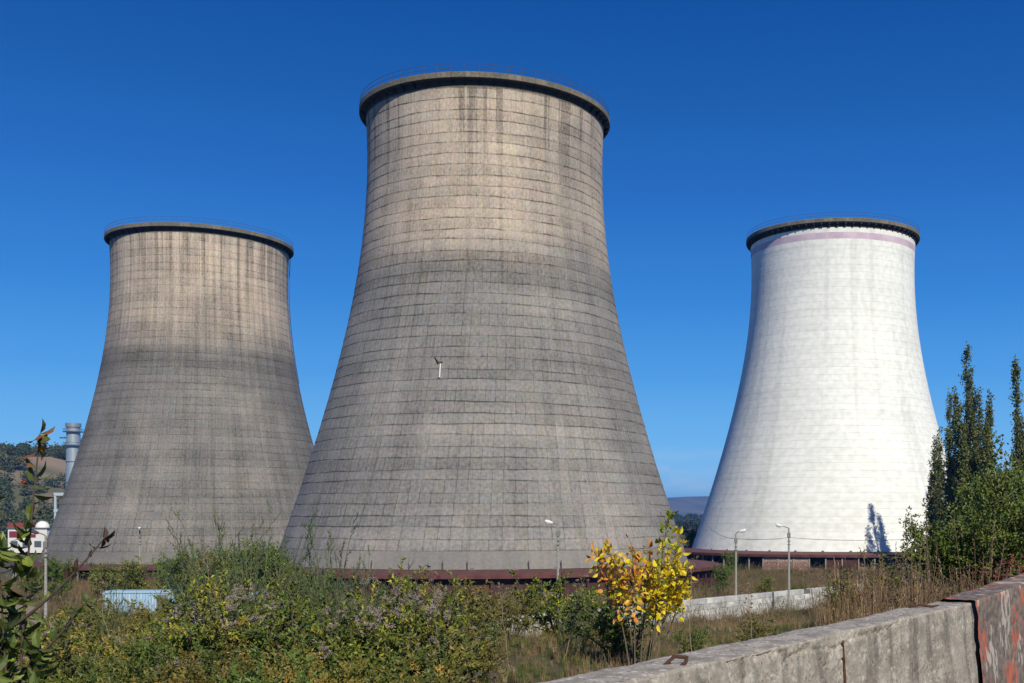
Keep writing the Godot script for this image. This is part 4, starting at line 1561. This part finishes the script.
	var mid := [
		[-64.0, 130.0, to, 0.95, "olive tree left of the blue container, behind the track"],
		[-59.5, 127.0, ty, 0.9, "autumn-brown tree directly behind the blue container"],
		[-55.5, 128.0, tg, 1.0, "green bushy tree behind the right end of the blue container"],
		[-51.0, 126.0, ty, 1.12, "yellow-topped bushy tree before the left tower's foot"],
		[-47.3, 125.0, tg, 1.15, "green bushy tree right of the yellow-topped one"],
		[-43.0, 124.0, tg, 1.2, "tall green tree behind the tallest broom"],
		[-39.5, 121.0, to, 1.0, "olive tree left of the middle tower's shed"],
		[-36.0, 118.0, tg, 0.75, "green tree hiding the left end of the middle shed"],
		[-70.5, 133.0, tg, 0.9, "dark tree by the far end of the dirt track"],
		[-76.5, 138.0, to, 0.85, "olive tree at far left in front of the works building"],
		[-57.0, 88.0, to, 0.5, "low brown bush beside the leftmost lamp post"],
		[6.8, 150.0, tg, 0.62, "dark shrubby tree at the corner of the middle shed"],
		[10.0, 190.0, tg, 0.72, "dark creeper-like tree before the white tower's left edge"],
		[11.4, 138.0, ty, 0.5, "yellowish bush between the two lamp posts by the white tower"],
		[15.4, 138.0, to, 0.4, "olive bush below the brick infill"],
		[22.0, 138.0, tg, 0.42, "low green bush right of the brick infill"],
		[27.5, 140.0, to, 0.5, "olive bush near the poplar shadow"],
		[5.5, 300.0, tg, 1.25, "far dark tree on the left of the gap between the towers"],
		[11.0, 335.0, tg, 1.3, "far dark tree on the right of the gap between the towers"],
		[8.5, 270.0, ty, 0.6, "far bright green bush in the gap between the towers"],
	]
	for e in mid:
		plant("bushy_tree", e[2], ["trunk", "crown"], [M.bark, M.leaf], e[0], e[1], rng.randf() * FULL, Vector3.ONE * float(e[3]), e[4], "tree", "bushy trees around the yard")

	# poplars near the white tower
	var pops := [
		[47.5, 206.5, 23.2, 2.3, 5, 10000, "lowest poplar, at the white tower's right edge"],
		[48.7, 200.5, 30.6, 2.4, 5, 12000, "slim poplar between the lowest and the tallest poplar"],
		[42.6, 165.0, 34.2, 2.4, 6, 17000, "tallest Lombardy poplar right of the white tower"],
		[41.6, 150.0, 25.6, 1.6, 4, 9000, "shorter narrow poplar right of the tallest one"],
		[45.2, 150.0, 29.8, 2.1, 5, 13000, "poplar at the right edge of the picture"],
		[57.6, 214.5, 26.5, 1.9, 4, 8000, "poplar standing behind, just right of the tallest poplar"],
		[39.2, 158.0, 27.0, 1.7, 4, 9000, "poplar filling in left of the tallest one"],
		[44.5, 160.0, 20.0, 2.2, 5, 9000, "low bushy poplar under the tallest one"],
	]
	for i in pops.size():
		var e: Array = pops[i]
		plant("poplar_tree", poplar(400 + i, e[2], e[3], e[4], e[5]), ["trunk", "crown"], [M.bark, M.poplar], e[0], e[1], 0.0, Vector3.ONE, e[6], "poplar", "poplars right of the white tower")

	# loose trees and tall bushes on the embankment at the right
	var willow := tree(311, 7.0, 2.4, 60, 22, 26, 0.10, [Color(0.10, 0.13, 0.025), Color(0.17, 0.18, 0.03), Color(0.27, 0.23, 0.04), Color(0.07, 0.10, 0.02)])
	var hedge := tree(312, 3.0, 1.2, 40, 18, 22, 0.062, green + [Color(0.14, 0.13, 0.03)])
	var right := [
		[11.2, 33.0, willow, 1.35, "tall yellow-green tree at the right edge below the poplars"],
		[9.2, 30.0, willow, 0.95, "yellow-green tree left of the tall one at the right edge"],
		[13.6, 36.0, willow, 1.3, "yellow-green tree just cut by the right edge of the picture"],
		[4.75, 16.6, hedge, 0.82, "leafy green bush above the painted end block"],
		[4.15, 17.2, hedge, 0.66, "small leafy bush at the foot of the lowest poplar"],
		[5.5, 17.4, hedge, 1.05, "dark leafy bush at the right edge behind the wall"],
		[6.6, 21.0, hedge, 1.25, "broad leafy bush behind the others at the right edge"],
	]
	for e in right:
		plant("loose_tree", e[2], ["trunk", "crown"], [M.bark, M.leaf], e[0], e[1], rng.randf() * FULL, Vector3.ONE * float(e[3]), e[4], "tree", "loose trees on the embankment at right")
	var twiggy := shrub(231, 1.5, 0.7, 12, 7, 6, 0.055, 0.034, green + olive, 0.4)
	plant("twiggy_shrub", twiggy, names, mats, 3.55, 15.6, 0.4, Vector3.ONE * 1.05, "sparse twiggy shrub showing leaf by leaf against the white tower", "shrub")
	var red := shrub(232, 1.2, 0.5, 12, 10, 9, 0.06, 0.036, [Color(0.12, 0.015, 0.02), Color(0.30, 0.03, 0.02), Color(0.05, 0.04, 0.02), Color(0.03, 0.02, 0.015)], 0.3)
	plant("red_shrub", red, names, mats, 4.65, 15.7, 1.4, Vector3.ONE * 1.1, "dark red-leaved shrub at the right edge above the wall", "shrub")

	var weed := [shrub(251, 1.0, 0.45, 22, 8, 5, 0.035, 0.014, [Color(0.22, 0.16, 0.08), Color(0.15, 0.11, 0.06), Color(0.30, 0.22, 0.12), Color(0.12, 0.12, 0.04)], 0.3), shrub(252, 1.05, 0.4, 18, 9, 6, 0.04, 0.018, [Color(0.16, 0.11, 0.05), Color(0.10, 0.10, 0.03), Color(0.26, 0.17, 0.09)], 0.3)]
	var dry := [
		[2.75, 15.2, 0, 0.8, "brown dried weed right of the yellowish bush"],
		[3.05, 14.2, 1, 0.85, "brown weed clump below the left poplar shadow"],
		[3.35, 14.8, 0, 1.0, "tall brown weed under the sparse twiggy shrub"],
		[3.7, 13.9, 1, 0.9, "brown weed clump left of the painted end block"],
		[3.95, 15.4, 0, 1.1, "dried weed at the foot of the small leafy bush"],
		[4.35, 15.5, 1, 1.0, "brown weed behind the painted end block"],
		[4.85, 16.3, 0, 1.0, "dried weed below the leafy green bush at right"],
	]
	for e in dry:
		plant("dry_weed", weed[e[2]], ["stems", "foliage"], [M.bark, M.straw], e[0], e[1], rng.randf() * FULL, Vector3.ONE * float(e[3]), e[4], "weed", "dried weeds behind the wall")

	var herb := [herb_stalk(261, 1.15), herb_stalk(262, 0.95), herb_stalk(263, 1.35)]
	var herbs := [
		[-5.95, 12.3, 1, "dead pale stalk standing below the blue container"], [-4.95, 12.4, 2, "tall dry stalk among the brooms"],
		[-4.05, 12.2, 1, "bare dry stalk in the shrubs below the small blue box"], [-2.2, 11.2, 0, "leaning pale stalk right of the seed-head shrub"],
		[-1.75, 12.6, 1, "thin dry stalk in front of the white block wall's left end"], [-1.2, 12.9, 1, "thin dry stalk left of the golden bush"],
		[0.22, 11.6, 0, "pale stalk beside the golden bush's right side"], [0.95, 12.9, 1, "dry stalk before the white block wall, left of the slim lamp post"],
		[1.7, 13.4, 0, "dry stalk before the white block wall, right of the long-armed lamp post"], [2.35, 14.2, 2, "tall dry stalk at the end of the white block wall"],
	]
	for e in herbs:
		var lean := plant("dry_stalk", herb[e[2]], ["stem", "seed_heads"], [M.bark, M.straw], e[0], e[1], rng.randf() * FULL, Vector3.ONE, e[3], "stalk", "dry stalks on the embankment")
		lean.rotation.z = rng.randf_range(-0.3, 0.3)

	golden_bush()
	left_branches()
	grasses()

# a dead flower stalk with side twigs and small seed heads; returns [stem, seed heads]
func herb_stalk(seed_: int, h: float) -> Array:
	var rng := RandomNumberGenerator.new()
	rng.seed = seed_
	var w := Geo.new()
	var f := Geo.new()
	var col := Color(0.27, 0.215, 0.15)
	var pts := []
	var rad := []
	for k in 7:
		pts.append(Vector3(rng.randfn() * 0.012, h * k / 6.0 - 0.05, rng.randfn() * 0.012))
		rad.append(lerpf(0.006, 0.002, k / 6.0))
	w.tube(pts, rad, 5, col)
	for k in 14:
		var y := h * rng.randf_range(0.6, 1.0)
		var a := rng.randf() * FULL
		var q := Vector3(0, y, 0)
		var e := q + Vector3(cos(a) * 0.11, 0.13, sin(a) * 0.11) * rng.randf_range(0.3, 0.8)
		w.tube([q, e], [0.0022, 0.0012], 3, col)
		for j in 10:
			var dir := (rand_dir(rng) + Vector3.UP).normalized()
			f.leaf(e, dir, dir.cross(rand_dir(rng)).normalized(), 0.028, 0.010, Color(0.26, 0.19, 0.12) * rng.randf_range(0.7, 1.3))
	return [w.mesh(), f.mesh()]

# bush with big golden and orange leaves
func golden_bush() -> void:
	var rng := RandomNumberGenerator.new()
	rng.seed = 501
	var t := thing("golden_bush", "bush with large golden-yellow and orange autumn leaves in front of the middle tower", "bush", Vector3(-0.32, ground_h(-0.32, 12.0) - 0.02, -12.0))
	t.scale = Vector3(0.9, 1.0, 0.9)
	var w := Geo.new()
	var f := Geo.new()
	# leaders: foot, bend, tip (metres), orange share, leaves
	var leaders := [
		[Vector3(0.05, 0, 0), Vector3(0.2, 0.8, 0.02), Vector3(0.33, 1.72, 0.0), 0.04, 46],
		[Vector3(0.0, 0, 0.05), Vector3(0.25, 0.55, 0.1), Vector3(0.52, 1.12, 0.1), 0.02, 44],
		[Vector3(0.1, 0, -0.05), Vector3(0.28, 0.5, -0.1), Vector3(0.45, 1.45, -0.1), 0.10, 44],
		[Vector3(-0.05, 0, 0), Vector3(-0.1, 0.85, 0.05), Vector3(-0.36, 1.36, 0.05), 0.35, 50],
		[Vector3(-0.05, 0, 0.05), Vector3(-0.05, 0.8, 0.1), Vector3(-0.08, 1.38, 0.1), 0.6, 34],
		[Vector3(-0.1, 0, 0), Vector3(-0.2, 0.85, -0.08), Vector3(-0.5, 1.28, -0.1), 0.45, 40],
		[Vector3(0.0, 0, -0.05), Vector3(0.05, 0.7, -0.15), Vector3(0.12, 1.35, -0.2), 0.35, 32],
		[Vector3(0.1, 0, 0.08), Vector3(0.2, 0.6, 0.18), Vector3(0.22, 1.12, 0.22), 0.05, 40],
		[Vector3(0.12, 0, 0.0), Vector3(0.32, 0.45, 0.05), Vector3(0.50, 0.92, 0.05), 0.03, 44],
		[Vector3(0.05, 0, 0.1), Vector3(0.2, 0.6, 0.1), Vector3(0.4, 1.3, 0.12), 0.1, 40],
	]
	for e in leaders:
		var pts := []
		var rad := []
		for k in 9:
			var s := k / 8.0
			pts.append(e[0].lerp(e[1], s).lerp(e[1].lerp(e[2], s), s))
			rad.append(lerpf(0.012, 0.003, s))
		w.tube(pts, rad, 5, Color(0.12, 0.10, 0.07))
		for k in int(e[4]) * 3:
			var s := rng.randf_range(0.42, 1.02)
			var q: Vector3 = e[0].lerp(e[1], s).lerp(e[1].lerp(e[2], s), s)
			if q.y < 0.72 + 0.1 * sin(k * 1.7):
				continue
			var dir := (rand_dir(rng) + Vector3(0, 0.35, 0.25)).normalized()
			var foot := q + dir * rng.randf_range(0.02, 0.12)
			w.tube([q, foot], [0.003, 0.002], 3, Color(0.2, 0.16, 0.05))
			var col := Color(0.78, 0.56, 0.012).lerp(Color(0.85, 0.72, 0.03), rng.randf())
			if rng.randf() < 0.14:
				col = Color(0.26, 0.30, 0.03)
			if rng.randf() < float(e[3]):
				col = Color(0.75, 0.28, 0.04).lerp(Color(0.70, 0.42, 0.12), rng.randf())
			if e == leaders[0] and s > 0.82:
				col = Color(0.14, 0.22, 0.02).lerp(Color(0.35, 0.36, 0.03), rng.randf())
			col = col * rng.randf_range(0.8, 1.1)
			var ld := (dir + Vector3(rng.randfn() * 0.3, -0.1, rng.randfn() * 0.3)).normalized()
			var side := ld.cross((Vector3(0.2, 0.8, 0.5) + rand_dir(rng) * 0.8).normalized()).normalized()
			var l := rng.randf_range(0.055, 0.11)
			f.big_leaf(foot, ld, side, l, l * rng.randf_range(0.5, 0.62), col * 0.92, col)
	part(t, "stems", w.mesh(), M.bark)
	part(t, "foliage", f.mesh(), M.gold_leaf)

# leafy shoots close to the viewer at the left edge
func left_branches() -> void:
	var rng := RandomNumberGenerator.new()
	rng.seed = 511
	var d := 4.6
	var t := thing("near_sapling", "close leafy sapling with red-tinged tip at the left edge", "sapling", Vector3(-2.62, ground_h(-2.62, d), -d))
	var w := Geo.new()
	var f := Geo.new()
	var dark := [Color(0.03, 0.05, 0.012), Color(0.06, 0.09, 0.018), Color(0.10, 0.14, 0.025), Color(0.16, 0.20, 0.03)]
	# stem ends given from the sapling's foot (ground is about 1.7 m below the eyes)
	var shoots := [
		[Vector3(0.0, 0.2, 0.15), Vector3(0.12, 0.6, 0.2), Vector3(0.2, 1.0, 0.2), 40, 0.08, 0],
		[Vector3(-0.1, 0.2, 0.15), Vector3(-0.02, 0.6, 0.25), Vector3(0.05, 1.08, 0.25), 40, 0.085, 0],
		[Vector3(-0.1, 0.3, 0.1), Vector3(-0.08, 0.8, 0.2), Vector3(-0.04, 1.4, 0.2), 40, 0.085, 0],
		[Vector3(-0.1, 0.1, 0.1), Vector3(-0.12, 0.8, 0.15), Vector3(-0.1, 1.65, 0.15), 34, 0.09, 0],
		[Vector3(-0.1, 0.1, 0.0), Vector3(-0.1, 0.7, 0.1), Vector3(-0.12, 1.2, 0.15), 34, 0.09, 0],
		[Vector3(0.0, 0, 0), Vector3(0.0, 1.0, 0.02), Vector3(0.10, 2.0, 0.0), 34, 0.085, 2],
		[Vector3(-0.05, 0, 0), Vector3(-0.02, 0.9, 0.1), Vector3(-0.06, 1.86, 0.1), 30, 0.085, 0],
		[Vector3(0.0, 0.2, 0.05), Vector3(0.05, 0.8, 0.1), Vector3(0.0, 1.55, 0.12), 36, 0.08, 0],
		[Vector3(-0.05, 0.1, 0.02), Vector3(-0.08, 0.7, 0.05), Vector3(0.02, 1.35, 0.05), 36, 0.075, 0],
		[Vector3(0.0, 0.2, 0.0), Vector3(0.1, 0.75, 0.05), Vector3(0.15, 1.15, 0.1), 36, 0.07, 0],
		[Vector3(-0.15, 1.15, 0.0), Vector3(0.12, 1.26, 0.05), Vector3(0.38, 1.58, 0.05), 9, 0.055, 1],
		[Vector3(-0.12, 0.95, 0.02), Vector3(0.15, 1.08, 0.1), Vector3(0.34, 1.34, 0.1), 9, 0.055, 0],
		[Vector3(0.0, 0.3, 0.02), Vector3(0.2, 0.62, 0.1), Vector3(0.34, 0.92, 0.12), 22, 0.06, 0],
		[Vector3(-0.02, 0.2, 0.1), Vector3(0.15, 0.5, 0.2), Vector3(0.22, 0.8, 0.2), 30, 0.06, 0],
	]
	for e in shoots:
		var pts := []
		var rad := []
		for k in 9:
			var s := k / 8.0
			pts.append(e[0].lerp(e[1], s).lerp(e[1].lerp(e[2], s), s))
			rad.append(lerpf(0.009, 0.0025, s))
		w.tube(pts, rad, 6, Color(0.09, 0.06, 0.05))
		for k in int(e[3]) * (2 if e[5] == 1 else 3):
			var s := rng.randf_range(0.3, 1.0) if k > 3 else 1.0
			var q: Vector3 = e[0].lerp(e[1], s).lerp(e[1].lerp(e[2], s), s)
			var dir := (rand_dir(rng) + Vector3(0, 0.25, 0)).normalized()
			var side := dir.cross((Vector3.UP + rand_dir(rng) * 0.6).normalized()).normalized()
			var l: float = float(e[4]) * rng.randf_range(0.7, 1.15)
			var col := pick(rng, dark)
			var rim := col
			if s > 0.93 and e[5] == 2:
				col = Color(0.30, 0.15, 0.03) if rng.randf() < 0.45 else Color(0.10, 0.12, 0.025)
				rim = Color(0.30, 0.05, 0.02) if rng.randf() < 0.5 else Color(0.10, 0.10, 0.03)
			elif e[5] == 1 and s > 0.6:
				col = Color(0.10, 0.05, 0.03)
				rim = Color(0.05, 0.03, 0.02)
			f.big_leaf(q, dir, side, l, l * 0.5, col, rim)
	for e in [Vector3(-0.02, 1.84, 0.12), Vector3(0.06, 1.8, 0.06)]:
		for k in 5:
			var dir := rand_dir(rng)
			f.big_leaf(e, dir, dir.cross(rand_dir(rng)).normalized(), 0.03, 0.018, Color(0.42, 0.09, 0.03), Color(0.30, 0.05, 0.03))
	part(t, "stems", w.mesh(), M.bark)
	part(t, "foliage", f.mesh(), M.leaf)

func grasses() -> void:
	var rng := RandomNumberGenerator.new()
	rng.seed = 601
	var tufts := [grass_tuft(611, 46, 0.55, 0.35, 5, 0.15), grass_tuft(612, 55, 0.75, 0.45, 5, 0.08), grass_tuft(613, 60, 0.4, 0.45, 2, 0.45)]
	# dry grass behind the wall and over the bank
	for kind in 3:
		var places := []
		var tints := []
		for i in [3400, 750, 4200][kind]:
			var d := rng.randf_range(7.5, 19.0) if rng.randf() < 0.8 else rng.randf_range(18.0, 44.0)
			var x := (rng.randf_range(-0.2, 0.42) if i % 8 else rng.randf_range(-0.6, 0.0)) * d + rng.randf_range(-0.6, 0.6)
			if kind == 1:
				x = rng.randf_range(0.13, 0.36) * d
			# keep the viewer's side of the wall clear
			if Vector2(x, d).dot(WN) > -3.75:
				continue
			var open := smoothstep(0.17, 0.11, x / d)         # trampled low where the yard can be seen
			var s := rng.randf_range(0.55, 1.1) * lerpf(1.0, 0.3, open)
			if kind == 1:
				s = rng.randf_range(0.5, 1.05) * lerpf(1.0, 0.42, open)
			if rng.randf() < 0.03:
				s *= 1.5
			places.append(Transform3D(Basis(Vector3.UP, rng.randf() * FULL).scaled(Vector3.ONE * s), Vector3(x, ground_h(x, d), -d)))
			var c := Color(0.36, 0.28, 0.16).lerp(Color(0.20, 0.13, 0.09), rng.randf())
			if rng.randf() < 0.15:
				c = Color(0.55, 0.46, 0.32)
			if kind == 2:
				c = Color(0.15, 0.19, 0.05).lerp(Color(0.28, 0.24, 0.11), rng.randf() * (0.5 if x < 0.0 else 1.0))
			tints.append(c)
		scatter(["dry_grass", "tall_dry_grass", "short_grass"][kind], ["straw-coloured dry grass on the bank behind the wall", "tall brown seeding grass behind the right half of the wall", "short olive grass covering the bank below the bushes"][kind], "grass", tufts[kind], M.straw, places, tints)
	# weeds under the left thicket and down the slope
	var weeds := shrub(241, 0.55, 0.4, 12, 8, 9, 0.05, 0.026, [Color(0.8, 1.0, 0.4), Color(1.2, 1.2, 0.4), Color(0.6, 0.8, 0.4), Color(1.5, 1.3, 0.5)])
	var places := []
	var tints := []
	for i in 2300:
		var d := rng.randf_range(9.0, 17.0) if i < 1100 else rng.randf_range(24.0, 70.0)
		var x := rng.randf_range(-0.66, 0.0) * d if i % 5 else rng.randf_range(0.0, 0.5) * d
		if Vector2(x, d).dot(WN) > -3.9 or (x > -0.16 * d and d < 24.0):
			continue
		var s := (rng.randf_range(0.3, 0.8) if rng.randf() < 0.85 else rng.randf_range(0.8, 1.15)) * (1.0 if d < 20.0 else 2.4)
		places.append(Transform3D(Basis(Vector3.UP, rng.randf() * FULL).scaled(Vector3.ONE * s), Vector3(x, ground_h(x, d), -d)))
		tints.append(Color(0.085, 0.125, 0.05).lerp(Color(0.30, 0.19, 0.09), rng.randf() * rng.randf() * 1.3) * rng.randf_range(0.6, 1.5))
	scatter("undergrowth", "tangled green and brown undergrowth filling the bank at left", "undergrowth", weeds[1], M.leaf, places, tints)
	var tuft := seed_heads(242, 0.32, 0.22, 7)
	places = []
	tints = []
	for i in 46:
		var d := rng.randf_range(10.6, 13.2)
		var x := rng.randf_range(-0.58, -0.15) * d
		places.append(Transform3D(Basis(Vector3.UP, rng.randf() * FULL).scaled(Vector3.ONE * rng.randf_range(0.6, 1.1)), Vector3(x, ground_h(x, d) + rng.randf_range(-0.1, 0.12), -d)))
		tints.append(Color(1, 1, 1) * rng.randf_range(0.6, 1.1))
	scatter("seed_fluff", "grey-mauve seed fluff strewn through the near thicket at left", "seed fluff", tuft, M.straw, places, tints)
	# rough grass across the yard
	places = []
	tints = []
	for i in 9000:
		var d := rng.randf_range(60.0, 216.0)
		var x := rng.randf_range(-0.62, 0.36) * d
		if Vector2(x + 27.9, d - 175.0).length() < 36.0 or Vector2(x - 35.4, d - 251.0).length() < 36.0:
			continue
		var near_way := 99.0
		for way in [TRACK, PATH]:
			for q in way.size() - 1:
				near_way = minf(near_way, seg_dist(Vector2(x, d), way[q], way[q + 1]))
		if near_way < 2.3:
			continue
		var s := rng.randf_range(1.6, 3.2)
		places.append(Transform3D(Basis(Vector3.UP, rng.randf() * FULL).scaled(Vector3(s * 1.6, s * 0.8, s * 1.6)), Vector3(x, ground_h(x, d), -d)))
		tints.append(Color(0.14, 0.14, 0.055).lerp(Color(0.28, 0.20, 0.13), rng.randf()))
	scatter("yard_grass", "rough dry grass growing over the works yard", "grass", tufts[0], M.straw, places, tints)
